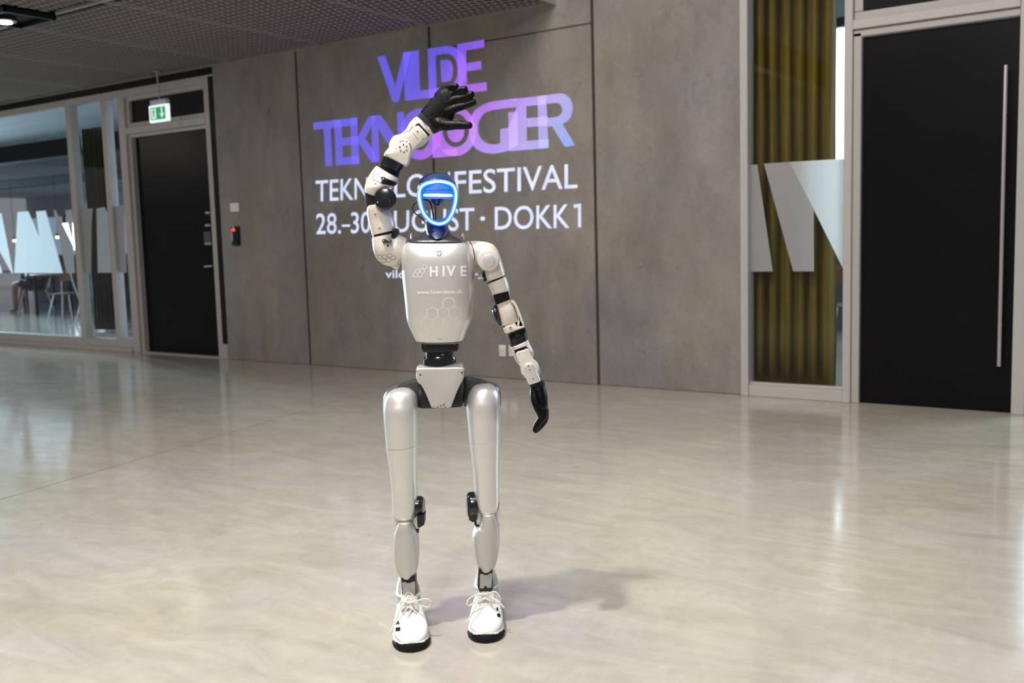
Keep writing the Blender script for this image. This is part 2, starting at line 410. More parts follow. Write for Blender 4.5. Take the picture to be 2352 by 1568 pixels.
# left black door with transom
d1 = empty('door_1'); tag(d1, kind='structure')
zt0, zt1 = 2.40+.015, 2.49
fr('jamb', xd0, xd1, yF, yB+.08, 0, TOPZ, par=d1); fr('jamb', xd2, xd3, yF, yB+.08, 0, TOPZ, par=d1)
fr('head_rail', xd1, xd2, yF, yB+.08, TOPZ-.08, TOPZ, par=d1)
fr('transom_rail', xd1, xd2, yF, yB+.08, zt0, zt1, par=d1)
for a, b, c, d in ((xd1, xd1+.05, zt1, TOPZ-.08), (xd2-.04, xd2, zt1, TOPZ-.08), (xd1+.05, xd2-.04, zt1, zt1+.045), (xd1+.05, xd2-.04, TOPZ-.125, TOPZ-.08)):
    fr('transom_bead', a, b, W+.03, W+.1, c, d, par=d1, bev=.002)
obj('transom_panel', B(xd1+.05, xd2-.04, W+.07, W+.09, zt1+.045, TOPZ-.125), M_black, d1)
fr('frame_lining', xd1, xd1+.045, W+.035, W+.14, 0, zt0, par=d1, bev=.002)
fr('frame_lining', xd1+.045, xd2, W+.035, W+.14, zt0-.035, zt0, par=d1, bev=.002)
leaf = obj('door_leaf', B(xd1+.048, xd2-.004, W+.09, W+.135, .012, zt0-.038, bev=.003), M_door, d1)
fr('threshold', xd1, xd2, W+.02, W+.14, 0, .011, par=d1, bev=.002)
def bxz(px0, px1, py0, py1, y0, y1, m, name, par, bev=.003):
    p, q = wl(px0, py0, y0), wl(px1, py1, y0)
    return obj(name, B(min(p.x, q.x), max(p.x, q.x), y0, y1, min(p.z, q.z), max(p.z, q.z), bev=bev), m, par)
yl = W+.075
bxz(471, 481, 486, 491, yl, yl+.016, M_steel, 'bolt_knob', leaf); bxz(470, 482, 515, 519.5, yl, yl+.016, M_steel, 'bolt_knob', leaf)
bxz(467, 484, 532, 558, yl, yl+.016, mat('lock_grey', (.12, .12, .12), .4, .5, var=.2), 'lock_plate', leaf)
bxz(469.5, 484, 557, 562, yl-.01, yl+.016, M_steel, 'lock_plate', leaf)
bm = bmesh.new(); p, q = wl(470, 612, W+.03), wl(486, 611, W+.03)
tube(bm, [(p.x, W+.03, p.z), (q.x, W+.03, q.z), (q.x, W+.09, q.z)], .009, 10, sub=1); obj('lever_handle', bm, M_steel, leaf, 60)
M_alu2 = M_aluw

# ---------------------------------------------------------------- right glazed front with curtain
rx0, rx1, rx2, rx3, rx4 = wx(1703.5, 555), wx(1721, 555), wx(1939, 555), wx(1957.5, 555), wx(1976, 555)
w2 = empty('window_2'); tag(w2, kind='structure')
def fr2(name, *a, m=M_aluw, par=w2, bev=.004): return obj(name, B(*a, bev=bev), m, par)
fr2('side_post', rx0, rx1, W-.03, W+.09, 0, 3.1); fr2('side_post', rx2, rx3, W-.03, W+.09, 0, 3.1)
fr2('bottom_rail', rx1, rx2, W-.02, W+.09, 0, .078); fr2('top_rail', rx1, rx2, W-.02, W+.09, 3.02, 3.1)
fr2('glass_bead', rx1, rx2, W+.005, W+.05, .078, .098, bev=.002)
obj('glass', B(rx1, rx2, W+.04, W+.052, .098, 3.02), M_glass, w2)
film([(1722, 379), (1739.5, 377.5), (1775, 623), (1722, 624)], M_frost2, w2, W+.038)
film([(1754.7, 375.7), (1811.5, 372), (1869, 482), (1869.6, 623), (1822, 623)], M_frost2, w2, W+.038)
film([(1812, 372), (1938, 364.5), (1936, 616), (1869.5, 482)], M_frost, w2, W+.038)
# door 2, tall black leaf with long bar
d2 = empty('door_2'); tag(d2, kind='structure')
dR = wx(2334, 500); dR2 = dR+.075
zl = 2.407
fr2('jamb', rx3+.001, rx4, W-.012, W+.12, 0, zl+.03, par=d2, m=M_alu); fr2('jamb', dR, dR2, W-.03, W+.12, 0, 3.1, par=d2)
fr2('transom_rail', rx3+.001, dR, W-.035, W+.12, zl+.052, zl+.112, par=d2)
fr2('head_lining', rx3+.001, dR, W-.012, W+.10, zl+.005, zl+.05, par=d2, m=M_alu)
fr2('transom_bead', rx3+.001, dR, W-.0, W+.10, zl+.114, zl+.165, par=d2, m=M_alu)
fr2('transom_bead', rx3+.001, rx4+.004, W-.0, W+.10, zl+.167, 3.05, par=d2, m=M_alu)
obj('transom_panel', B(rx4+.005, dR-.002, W+.02, W+.06, zl+.166, 3.05), M_door, d2)
leaf2 = obj('door_leaf', B(rx4+.003, dR-.003, W+.02, W+.07, .002, zl, bev=.003), M_door, d2)
bm = bmesh.new(); hx = -.989
tube(bm, [(hx, W-.045, .30), (hx, W-.045, 2.125)], .0125, 16, sub=1)
for z in (.55, 1.85): tube(bm, [(hx, W-.045, z), (hx, W+.03, z)], .009, 12, sub=1)
obj('pull_handle', bm, M_steel, leaf2, 40)
# glazed bay right of the door, same make as the curtained one
w3 = empty('window_3'); tag(w3, kind='structure')
for a in (.38, 1.5): fr2('mullion', a, a+.07, W-.02, W+.09, 0, 3.1, par=w3)
fr2('bottom_rail', dR2, 1.5, W-.02, W+.09, 0, .078, par=w3, bev=.002); fr2('top_rail', dR2, 1.57, W-.02, W+.09, 3.02, 3.1, par=w3)
obj('glass', B(dR2+.001, .379, W+.04, W+.052, .08, 3.02), M_glass, w3); obj('glass', B(.451, 1.499, W+.04, W+.052, .08, 3.02), M_glass, w3)

# curtains (olive) behind both glazed fronts
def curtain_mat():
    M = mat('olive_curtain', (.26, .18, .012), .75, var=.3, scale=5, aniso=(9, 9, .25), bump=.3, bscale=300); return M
M_cur = curtain_mat()
def curtain(x0, x1, y, z0, z1, folds, amp, label, seed):
    random.seed(seed); bm = bmesh.new(); n = folds*14; cols = []
    ph = [random.uniform(-.5, .5) for _ in range(folds+2)]
    for i in range(n+1):
        u = i/n; k = int(u*folds); fa = amp*(.7+.5*random.Random(seed*100+k).random())
        row = []
        for j in range(9):
            z = z0+(z1-z0)*j/8
            ww = u*folds*2*math.pi + ph[0]*2 + .35*math.sin(j*.7+k)
            row.append(bm.verts.new((x0+(x1-x0)*u + .012*math.sin(ww*2), y + fa*math.cos(ww), z)))
        cols.append(row)
    for A, Bq in zip(cols, cols[1:]):
        for j in range(8): bm.faces.new((A[j], Bq[j], Bq[j+1], A[j+1]))
    bmesh.ops.solidify(bm, geom=bm.faces[:], thickness=.003)
    o = obj('curtain', bm, M_cur, None, 180); tag(o, label, 'curtain'); return o
curtain(wx(1706, 555, W+.22), wx(1917, 555, W+.22), W+.22, .06, 2.96, 7, .075, 'long olive curtain hanging in folds behind the right glass panel', 3)
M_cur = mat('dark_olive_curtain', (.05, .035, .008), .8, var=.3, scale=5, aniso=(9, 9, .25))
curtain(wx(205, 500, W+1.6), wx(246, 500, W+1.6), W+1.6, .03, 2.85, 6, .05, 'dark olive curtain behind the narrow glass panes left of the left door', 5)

# ---------------------------------------------------------------- rooms behind the glass
# meeting room on the right
def st(name, bm, m): o = obj(name, bm, m); o['kind'] = 'structure'; return o
st('wall_meeting_back', B(-5.2, 3.2, 11.5, 11.6, 0, 1.9), M_room)
st('wall_meeting_left', B(-5.3, -5.2, W+.25, 11.6, 0, 3.9), M_room)
st('wall_meeting_right', B(3.2, 3.3, W+.25, 11.6, 0, 3.9), M_room)
st('ceiling_meeting', B(-5.2, 3.2, W+.3, 11.6, 3.9, 4.0), mat('pale_blue_grey_ceiling', (.6, .66, .7), .8, var=.05))
M_sky = emis('overcast_daylight', (.80, .92, 1.0), 3.6)
w5 = empty('window_5'); tag(w5, kind='structure')
for i in range(6):
    a = -5.1+i*1.38
    obj('daylit_pane', B(a+.04, a+1.34, 11.55, 11.56, 1.94, 3.4), M_sky, w5)
    obj('window_frame', B(a-.0, a+.04, 11.48, 11.58, 1.9, 3.5, bev=.003), M_black, w5)
obj('window_frame', B(-5.1, 3.14, 11.46, 11.56, 3.4, 3.5, bev=.003), M_black, w5); obj('window_frame', B(-5.1, 3.14, 11.46, 11.56, 1.9, 1.94, bev=.003), M_aluw, w5)
st('wall_meeting_header', B(-5.2, 3.2, 11.5, 11.6, 3.5, 3.9), M_roomc)
# cafe / open room on the left
st('wall_cafe_back', B(-34, -8.3, 19.5, 19.6, 0, 1.0), M_room)
st('wall_cafe_header', B(-34, -8.3, 19.5, 19.6, 2.3, 3.1), M_roomc)
st('wall_cafe_right', B(-8.3, -8.2, W+.15, 19.6, 0, 3.1), M_room)
st('ceiling_cafe', B(-34, -8.3, W+.15, 19.6, 3.0, 3.1), M_roomc)
st('trim_5', B(-34, -8.3, 9.6, 9.9, 2.72, 3.0, bev=.01), M_black)
st('trim_6', B(-34, -8.3, 14.2, 14.5, 2.8, 3.0, bev=.01), M_black)
w6 = empty('window_6'); tag(w6, kind='structure')
M_sky2 = emis('grey_daylight', (.55, .75, 1.0), .35)
for i in range(12):
    a = -33.8+i*2.1
    bright = a < -24 or False
    obj('window_frame', B(a-.05, a+.05, 19.44, 19.56, 1.0, 2.3, bev=.003), M_black, w6)
    obj('daylit_pane', B(a+.06, a+2.04, 19.5, 19.52, 1.02, 2.28), M_sky2, w6)
yb = 15.5
for (a, b, c, d) in ((143, 171, 513, 574), (209.5, 225, 512, 577)):
    p, q = wl(a, c, yb), wl(b, d, yb)
    o = obj('window_%d' % (7 if a < 200 else 8), B(p.x, q.x, yb, yb+.04, q.z, p.z, bev=.004), M_sky, None); o['kind'] = 'structure'

# ================================================================== PROJECTED PROGRAMME TEXT
def clip(A, Bp):
    """Sutherland-Hodgman of convex polygons (2D tuples)"""
    def area(P): return sum(P[i][0]*P[(i+1) % len(P)][1]-P[(i+1) % len(P)][0]*P[i][1] for i in range(len(P)))
    if area(Bp) < 0: Bp = Bp[::-1]
    out = A
    for i in range(len(Bp)):
        a, b = Bp[i], Bp[(i+1) % len(Bp)]; inp = out; out = []
        if not inp: break
        def s(p): return (b[0]-a[0])*(p[1]-a[1])-(b[1]-a[1])*(p[0]-a[0])
        for k in range(len(inp)):
            p, q = inp[k-1], inp[k]; sp_, sq = s(p), s(q)
            if sq >= 0:
                if sp_ < 0: t = sp_/(sp_-sq); out.append((p[0]+t*(q[0]-p[0]), p[1]+t*(q[1]-p[1])))
                out.append(q)
            elif sp_ >= 0: t = sp_/(sp_-sq); out.append((p[0]+t*(q[0]-p[0]), p[1]+t*(q[1]-p[1])))
    return out if len(out) > 2 and abs(area(out)) > .5 else None
def strip(o, i, closed=False):
    n = len(o); return [[o[k], o[(k+1) % n], i[(k+1) % n], i[k]] for k in range(n if closed else n-1)]
def ell(cx, cy, rx, ry, n=40): return [(cx+rx*math.cos(2*math.pi*k/n), cy+ry*math.sin(2*math.pi*k/n)) for k in range(n)]
def sm(P): return [tuple(q) for q in cmr([tuple(map(float, p)) for p in P], 4)]
def A_(P): return [(850+x/8.4, 80+y/8.4) for x, y in P]
def B_(P): return [(710+x/9.8, 250+y/9.8) for x, y in P]
def C_(P): return [(900+x/5.345, 200+y/5.345) for x, y in P]
logo = []
logo.append(('letter_v', [A_([(140, 425), (290, 400), (490, 980), (555, 1290), (440, 1305)]), A_([(640, 340), (790, 320), (555, 1290), (490, 980)])]))
logo.append(('letter_i', [A_([(640, 340), (797, 318), (820, 1255), (670, 1275)])]))
logo.append(('letter_l', [A_([(797, 318), (938, 296), (965, 1080), (970, 1235), (820, 1255)]), A_([(965, 1080), (1420, 1010), (1430, 1180), (970, 1235)])]))
dO = [(1110, 265), (1500, 210), (1620, 235), (1720, 310), (1800, 400), (1845, 530), (1855, 650), (1840, 800), (1790, 940), (1700, 1060), (1400, 1185), (1135, 1225)]
dI = [(1265, 395), (1440, 365), (1540, 375), (1600, 415), (1650, 490), (1675, 570), (1685, 650), (1680, 780), (1640, 880), (1580, 950), (1400, 1010), (1285, 1030)]
logo.append(('letter_d', strip(A_(sm(dO[1:11])), A_(sm(dI[1:11]))) + strip(A_(dO[:2]), A_(dI[:2])) + strip(A_(dO[-2:]), A_(dI[-2:])) + [A_([(1110, 265), (1265, 395), (1285, 1030), (1135, 1225)]), A_([(1350, 490), (1480, 475), (1560, 510), (1595, 590), (1600, 700), (1580, 820), (1540, 890), (1380, 915)])]))
logo.append(('letter_e', [A_([(1680, 180), (1845, 152), (1880, 1125), (1710, 1150)]), A_([(1845, 152), (2200, 90), (2200, 240), (1850, 303)]), A_([(1856, 548), (2145, 500), (2150, 665), (1861, 705)]), A_([(1870, 960), (2245, 910), (2250, 1075), (1880, 1125)])]))
logo.append(('letter_t', [B_([(85, 310), (728, 233), (732, 400), (105, 475)]), B_([(325, 445), (490, 425), (520, 1280), (370, 1290)])]))
logo.append(('letter_e', [B_([(562, 255), (725, 235), (768, 1260), (607, 1278)]), B_([(726, 235), (1080, 190), (1088, 365), (732, 400)]), B_([(745, 655), (1100, 612), (1108, 782), (751, 830)]), B_([(765, 1090), (1122, 1052), (1130, 1232), (768, 1260)])]))
logo.append(('letter_k', [B_([(925, 210), (1080, 190), (1130, 1232), (965, 1253)]), B_([(1105, 610), (1340, 165), (1525, 145), (1265, 665), (1112, 765)]), B_([(1265, 665), (1430, 900), (1540, 1190), (1400, 1200), (1112, 765)])]))
logo.append(('letter_n', [B_([(1400, 158), (1540, 146), (1590, 1190), (1425, 1205)]), B_([(1540, 142), (1610, 140), (2110, 850), (2120, 1120), (2000, 1140), (1552, 440)]), B_([(1980, 80), (2140, 60), (2150, 1100), (2010, 1140)])]))
logo.append(('letter_o', strip(C_(ell(345, 577, 245, 313)), C_(ell(345, 577, 125, 200)), True)))
logo.append(('letter_l', [C_([(480, 240), (590, 225), (600, 770), (500, 870)]), C_([(600, 770), (800, 755), (803, 840), (500, 870)])]))
logo.append(('letter_o', strip(C_(ell(780, 545, 258, 302)), C_(ell(785, 530, 162, 206)), True) + [C_(ell(785, 540, 105, 138, 24))]))
gO = [(1425, 150), (1200, 185), (1080, 240), (1000, 310), (960, 430), (955, 560), (980, 680), (1030, 750), (1120, 800), (1240, 818), (1340, 803), (1440, 780)]
gI = [(1425, 255), (1230, 285), (1140, 320), (1090, 380), (1062, 450), (1065, 560), (1090, 620), (1130, 665), (1180, 692), (1240, 703), (1300, 698), (1330, 690)]
logo.append(('letter_g', strip(C_(sm(gO)), C_(sm(gI))) + [C_([(1425, 150), (1530, 141), (1530, 250), (1425, 256)]), C_([(1330, 515), (1432, 500), (1440, 780), (1330, 690)]), C_([(1428, 310), (1540, 296), (1548, 700), (1440, 780)])]))
logo.append(('letter_e', [C_([(1425, 150), (1650, 128), (1650, 235), (1532, 250), (1530, 165)]), C_([(1530, 250), (1650, 235), (1660, 768), (1445, 786), (1430, 500)]), C_([(1650, 128), (1895, 100), (1900, 208), (1650, 235)]), C_([(1655, 382), (1915, 362), (1915, 470), (1660, 492)]), C_([(1660, 658), (1925, 640), (1925, 746), (1660, 770)])]))
rO = [(1893, 98), (2060, 78), (2130, 92), (2185, 140), (2218, 220), (2215, 310), (2185, 385), (2130, 435), (2030, 470), (1918, 490)]
rI = [(1905, 205), (2000, 195), (2050, 200), (2080, 235), (2092, 270), (2090, 300), (2070, 335), (2040, 360), (1990, 370), (1914, 380)]
logo.append(('letter_r', [C_([(1788, 110), (1893, 98), (1925, 746), (1805, 757)])] + strip(C_(sm(rO)), C_(sm(rI))) + [C_([(1965, 480), (2095, 450), (2250, 715), (2125, 735)])]))

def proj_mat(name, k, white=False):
    """projected light given to the letters as emission: colour runs blue - violet - pink - pale blue along the wall"""
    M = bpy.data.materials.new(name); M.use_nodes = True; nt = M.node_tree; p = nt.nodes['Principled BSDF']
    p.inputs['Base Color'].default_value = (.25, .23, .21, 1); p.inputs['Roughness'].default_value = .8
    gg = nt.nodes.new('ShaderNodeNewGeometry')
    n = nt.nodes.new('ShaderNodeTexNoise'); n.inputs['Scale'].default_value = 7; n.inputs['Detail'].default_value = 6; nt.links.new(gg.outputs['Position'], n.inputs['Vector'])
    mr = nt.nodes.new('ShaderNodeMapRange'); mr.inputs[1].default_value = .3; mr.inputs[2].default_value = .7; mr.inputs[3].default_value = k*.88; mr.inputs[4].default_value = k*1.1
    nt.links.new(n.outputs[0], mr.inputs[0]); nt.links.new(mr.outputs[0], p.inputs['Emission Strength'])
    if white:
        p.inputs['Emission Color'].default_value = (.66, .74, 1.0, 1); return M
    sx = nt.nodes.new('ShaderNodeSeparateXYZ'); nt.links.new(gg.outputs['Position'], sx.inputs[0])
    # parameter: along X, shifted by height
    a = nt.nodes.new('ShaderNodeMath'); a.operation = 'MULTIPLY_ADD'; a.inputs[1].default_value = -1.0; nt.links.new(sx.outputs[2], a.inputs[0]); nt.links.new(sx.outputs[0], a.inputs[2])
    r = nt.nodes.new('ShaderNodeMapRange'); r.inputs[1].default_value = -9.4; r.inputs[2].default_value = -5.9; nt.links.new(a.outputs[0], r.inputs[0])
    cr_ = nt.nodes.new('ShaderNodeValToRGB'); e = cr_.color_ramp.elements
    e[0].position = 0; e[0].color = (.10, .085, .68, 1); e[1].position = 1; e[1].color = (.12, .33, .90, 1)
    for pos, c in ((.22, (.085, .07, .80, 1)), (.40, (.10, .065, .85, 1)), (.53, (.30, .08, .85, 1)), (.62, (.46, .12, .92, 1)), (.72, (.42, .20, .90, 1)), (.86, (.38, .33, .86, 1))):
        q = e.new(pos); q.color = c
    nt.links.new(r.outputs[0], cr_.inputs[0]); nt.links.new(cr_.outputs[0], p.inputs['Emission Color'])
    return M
M_p1 = proj_mat('projected_colour', .82); M_p2 = proj_mat('projected_colour_overlap', 1.25); M_pw = proj_mat('projected_white', .95, True)  # letters glow themselves in place of a projector; overlaps made brighter
def flatpoly(bm, P, y):
    vs = [bm.verts.new((wl(a, b, y).x, y, wl(a, b, y).z)) for a, b in P]
    try: bm.faces.new(vs)
    except ValueError: pass
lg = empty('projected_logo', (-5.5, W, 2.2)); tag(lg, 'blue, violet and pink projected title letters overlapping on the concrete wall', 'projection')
def world_child(o, par):
    o.parent = par; o.matrix_parent_inverse = Matrix.Translation(-Vector(par.location)); return o
def islands(bm, name, m, par, world=False):
    bmesh.ops.remove_doubles(bm, verts=bm.verts[:], dist=.0003); bm.verts.ensure_lookup_table(); seen = set()
    for v0 in bm.verts:
        if v0.index in seen or not v0.link_faces: continue
        st_ = [v0]; seen.add(v0.index); fs = set()
        while st_:
            v = st_.pop()
            for f in v.link_faces:
                if f in fs: continue
                fs.add(f)
                for q in f.verts:
                    if q.index not in seen: seen.add(q.index); st_.append(q)
        ids = {}; V = []; Fc = []
        for f in fs:
            for q in f.verts:
                if q.index not in ids: ids[q.index] = len(V); V.append(tuple(q.co))
            Fc.append(tuple(ids[q.index] for q in f.verts))
        o = obj(name, (V, Fc), m)
        o.parent = par
        if par.name.startswith('projected'): o.matrix_parent_inverse = Matrix.Translation(-Vector(par.location))
    bm.free()
def islands2(bm, name, m, holder, thing):
    before = set(col.objects); islands(bm, name, m, holder)
    for o in set(col.objects)-before: o.parent = holder; o.matrix_parent_inverse = Matrix.Translation(-Vector(thing.location))
prev_parts = []
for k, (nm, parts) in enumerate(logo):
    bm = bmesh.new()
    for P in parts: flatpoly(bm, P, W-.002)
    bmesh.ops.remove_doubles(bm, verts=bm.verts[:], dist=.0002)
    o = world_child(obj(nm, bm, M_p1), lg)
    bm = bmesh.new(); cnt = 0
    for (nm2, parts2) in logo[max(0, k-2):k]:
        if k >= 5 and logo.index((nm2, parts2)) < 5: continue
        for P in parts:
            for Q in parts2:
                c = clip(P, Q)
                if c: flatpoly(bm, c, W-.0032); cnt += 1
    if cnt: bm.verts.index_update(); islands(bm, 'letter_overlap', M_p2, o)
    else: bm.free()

def text_mesh(s, bold=0.0, res=4):
    c = bpy.data.curves.new('t', 'FONT'); c.body = s; c.size = 1; c.offset = bold; c.resolution_u = res
    o = bpy.data.objects.new('t', c); col.objects.link(o)
    dg = bpy.context.evaluated_depsgraph_get(); dg.update(); me = bpy.data.meshes.new_from_object(o.evaluated_get(dg))
    bpy.data.objects.remove(o); bpy.data.curves.remove(c)
    return me
def fit_text(s, x0, x1, base, cap, bold=0.0, ref='H', refz=None):
    """returns px coords (x,y) per vertex. base/cap: functions x->y. text scaled so cap height of ref spans base..cap"""
    me = text_mesh(s, bold); r = text_mesh(ref, bold)
    rz = [v.co.y for v in r.vertices]; r0, r1 = min(rz), max(rz)
    xs = [v.co.x for v in me.vertices]; a, b = min(xs), max(xs)
    P = []
    for v in me.vertices:
        x = x0 + (v.co.x-a)/(b-a)*(x1-x0); t_ = (v.co.y-r0)/(r1-r0)
        P.append((x, base(x) + (cap(x)-base(x))*t_))
    Fs = [tuple(p.vertices) for p in me.polygons]; bpy.data.meshes.remove(me); bpy.data.meshes.remove(r)
    return P, Fs
def lin(xa, ya, xb, yb_): return lambda x: ya + (yb_-ya)*(x-xa)/(xb-xa)
def wall_text(name, segs, base, cap, m, par, bold):
    V, Fc = [], []
    for s, x0, x1 in segs:
        P, Fs = fit_text(s, x0, x1, base, cap, bold)
        off = len(V)
        for a, b in P: q = wl(a, b, W-.002); V.append((q.x, W-.002, q.z))
        Fc += [tuple(i+off for i in f) for f in Fs]
    bm = bmesh.new(); vs = [bm.verts.new(v) for v in V]
    for f in Fc:
        try: bm.faces.new([vs[i] for i in f])
        except ValueError: pass
    bm.verts.index_update(); h_ = bpy.data.objects.new(name, None); col.objects.link(h_); h_.location = par.location; world_child(h_, par)
    islands2(bm, 'letter', m, h_, par)
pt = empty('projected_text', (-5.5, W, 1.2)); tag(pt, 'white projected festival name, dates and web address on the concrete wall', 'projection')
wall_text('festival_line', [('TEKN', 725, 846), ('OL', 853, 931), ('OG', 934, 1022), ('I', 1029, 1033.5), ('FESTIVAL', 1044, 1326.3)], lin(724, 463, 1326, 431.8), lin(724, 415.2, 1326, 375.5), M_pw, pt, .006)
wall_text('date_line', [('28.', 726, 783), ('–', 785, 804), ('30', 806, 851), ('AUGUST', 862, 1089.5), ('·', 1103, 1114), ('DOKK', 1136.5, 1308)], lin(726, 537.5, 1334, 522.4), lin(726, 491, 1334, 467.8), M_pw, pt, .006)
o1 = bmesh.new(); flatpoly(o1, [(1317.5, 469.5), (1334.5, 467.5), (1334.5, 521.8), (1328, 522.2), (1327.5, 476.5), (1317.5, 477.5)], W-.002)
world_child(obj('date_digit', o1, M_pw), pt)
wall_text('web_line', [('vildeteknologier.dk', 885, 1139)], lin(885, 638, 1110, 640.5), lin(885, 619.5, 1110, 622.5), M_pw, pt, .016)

# ================================================================== SMALL THINGS ON THE WALL
def wallbox(name, px0, px1, py0, py1, depth, m, bev=.004):
    p, q = wl(px0, (py0+py1)/2), wl(px1, (py0+py1)/2); z0, z1 = wz((px0+px1)/2, py1), wz((px0+px1)/2, py0)
    return B(p.x, q.x, W-depth, W, z0, z1, bev=bev, seg=2), (p.x, q.x, z0, z1)
bm, _ = wallbox('', 532, 551, 466, 486.5, .022, M_white); o = obj('wall_sensor', bm, M_white, None, 40); tag(o, 'small white square wall sensor above the black card reader', 'sensor')
bm, e = wallbox('', 537, 552, 520, 564, .03, M_gloss, .003); o = obj('card_reader', bm, M_gloss, None, 40); tag(o, 'slim black card reader with red light right of the left door', 'card reader')
x0, x1, z0, z1 = e
obj('status_light', B(x0+.01, x0+.055, W-.032, W-.029, z1-.045, z1-.022), emis('red_led', (1, .04, .03), 2.5), o)
obj('light_strip', B(x0+.003, x0+.018, W-.032, W-.029, z0+.05, z1-.055), mat('pale_strip', (.45, .55, .62), .3), o)
def socket(a, b, label):
    bm, e = wallbox('', a, b, 792, 818, .011, M_white, .003); o = obj('wall_socket', bm, M_white, None, 40); tag(o, label, 'socket')
    cx_, cz_ = (e[0]+e[1])/2, (e[2]+e[3])/2
    bm = bmesh.new(); lathe(bm, [(.021, .0), (.021, .0125), (.018, .0128), (.0165, .0105), (0, .0105)], (0, 0, 0), (0, -1, 0), 24)
    q = obj('socket_face', bm, mat('socket_grey', (.5, .47, .45), .5), o, 40, (cx_, W, cz_))
    bm = bmesh.new()
    for s in (-1, 1): lathe(bm, [(.0028, .0), (.0028, .0135), (0, .0135)], (s*.008, 0, -.003), (0, -1, 0), 8)
    obj('pin_hole', bm, M_black, o, None, (cx_, W, cz_))
socket(1147.5, 1162.5, 'white wall socket, left one low behind the hanging arm')
socket(1170, 1186, 'white wall socket, right one half hidden by the hanging forearm')
# exit sign
yS = W-.30
p, q = wl(342, 262, yS), wl(385, 258, yS); zt, zb = wz(363, 240, yS), wz(364, 280, yS)
es_ = empty('exit_sign', ((p.x+q.x)/2, yS, zb)); tag(es_, 'lit green and white exit sign with down arrow hanging before the left door', 'exit sign')
w_, h_ = (q.x-p.x)/2, zt-zb
obj('sign_box', B(-w_, w_, -.0, .035, 0, h_, bev=.008, seg=2), emis('sign_white', (.85, .95, 1.0), 1.05), es_, 40)
obj('green_panel', B(-w_*.80, w_*.76, -.003, .0, h_*.14, h_*.86), emis('sign_green', (.0, .30, .10), 1.0), es_)
Mw = emis('sign_symbol', (.75, 1, .82), .85)
bm = bmesh.new(); ax_ = w_*.42
poly_extrude(bm, [Vector((ax_+x*w_, -.0035, h_*z)) for x, z in ((-.07, .82), (.07, .82), (.07, .45), (.26, .50), (.0, .20), (-.26, .50), (-.07, .45))], Vector((0, -.0015, 0))); obj('arrow', bm, Mw, es_)
bm = bmesh.new()
box(bm, -w_*.70, -w_*.20, -.0045, -.0032, h_*.20, h_*.80); obj('door_symbol', bm, Mw, es_)
bm = bmesh.new(); s_ = w_*.9
def lp(x, z): return Vector((-w_*.44+x*s_, -.0056, h_*.5+z*s_))
lathe(bm, [(.055*s_, -.001), (.055*s_, .001), (0, .001)], lp(.03, .33), (0, -1, 0), 12)
for P in (((-.03, .25), (.10, .23), (.04, -.05), (-.08, -.03)), ((-.06, -.02), (.03, -.03), (.15, -.25), (.08, -.27)), ((-.06, .0), (.01, -.05), (-.10, -.22), (-.22, -.24), (-.2, -.19), (-.13, -.17)), ((-.03, .24), (-.2, .12), (-.18, .08), (-.02, .18)), ((.08, .2), (.22, .10), (.2, .06), (.06, .14))):
    poly_extrude(bm, [lp(*a) for a in P], Vector((0, -.0008, 0)))
obj('running_figure', bm, emis('sign_green_dark', (.0, .25, .09), .8), es_)
obj('bracket_box', B(-w_*1.18, w_*.55, .036, .09, h_*.82, h_*1.36, bev=.005), mat('lilac_grey_plastic', (.52, .49, .58), .5), es_, 40)
bm = bmesh.new(); tube(bm, [(-.04, .055, h_*1.35), (-.055, .055, CZ-zb-.012)], .008, 10, sub=1); lathe(bm, [(.03, 0), (.03, .012), (.012, .02)], (-.055, .055, CZ-zb-.022), (0, 0, 1), 16)
obj('hanging_rod', bm, M_alu, es_, 40)

# ================================================================== CAFE FURNITURE SEEN THROUGH THE LEFT GLASS
M_wood = mat('brown_plywood', (.22, .10, .045), .5, var=.25, scale=12)
M_chr = mat('bright_chair_metal', (.80, .84, .88), .3, .4)
M_dark = mat('dark_fabric', (.03, .035, .045), .85, var=.2)
def chair(px, py, rz, label, first=None):
    p = flr(px, py)
    if first is None:
        t = empty('cafe_chair')
        bm = bmesh.new(); box(bm, -.2, .2, -.2, .2, .44, .455, bev=.012, seg=2); obj('seat', bm, M_wood, t, 40)
        for sx in (-1, 1):
            for sy in (-1, 1):
                bm = bmesh.new(); tube(bm, [(sx*.13, sy*.13, .44), (sx*.22, sy*.23, 0)], .013, 10, sub=1); obj('leg', bm, M_chr, t, 50)
        for s in (-1, 1): bm = bmesh.new(); tube(bm, [(s*.16, .17, .44), (s*.18, .22, .62), (s*.17, .26, .80)], .010, 8); obj('back_frame', bm, M_chr, t, 50)
        bm = bmesh.new(); n = 8
        for i in range(n):
            a0, a1 = -1+2*i/n, -1+2*(i+1)/n
            poly_extrude(bm, [Vector((a*.2, .20+.045*(1-a*a)+(.03 if z > .7 else 0), z)) for a, z in ((a0, .64), (a1, .64), (a1, .82), (a0, .82))], Vector((0, .012, 0)))
        obj('backrest', bm, M_wood, t, 40)
    else:
        t = first.copy(); col.objects.link(t)
        for ch in first.children: c = ch.copy(); col.objects.link(c); c.parent = t
    t.location = (p.x, p.y, 0); t.rotation_euler = (0, 0, rz); tag(t, label, 'chair', 'cafe chairs behind the left glass'); return t
c0 = chair(155, 735, .5, 'brown cafe chair with pale metal legs standing behind the first mullion')
chair(216, 742, 2.4, 'pale-legged cafe chair seen through the narrow second glass pane', c0)
chair(60, 712, 1.4, 'dark cafe chair farthest left behind the large left pane', c0)
c3 = chair(216, 742, 0, 'chair standing in the daylit strip beside the olive curtain, behind the right glass', c0)
pc = wl(1945, 800, 9.6); c3.location = (pc.x, 9.6, 0); c3['group'] = 'chairs in the meeting room'
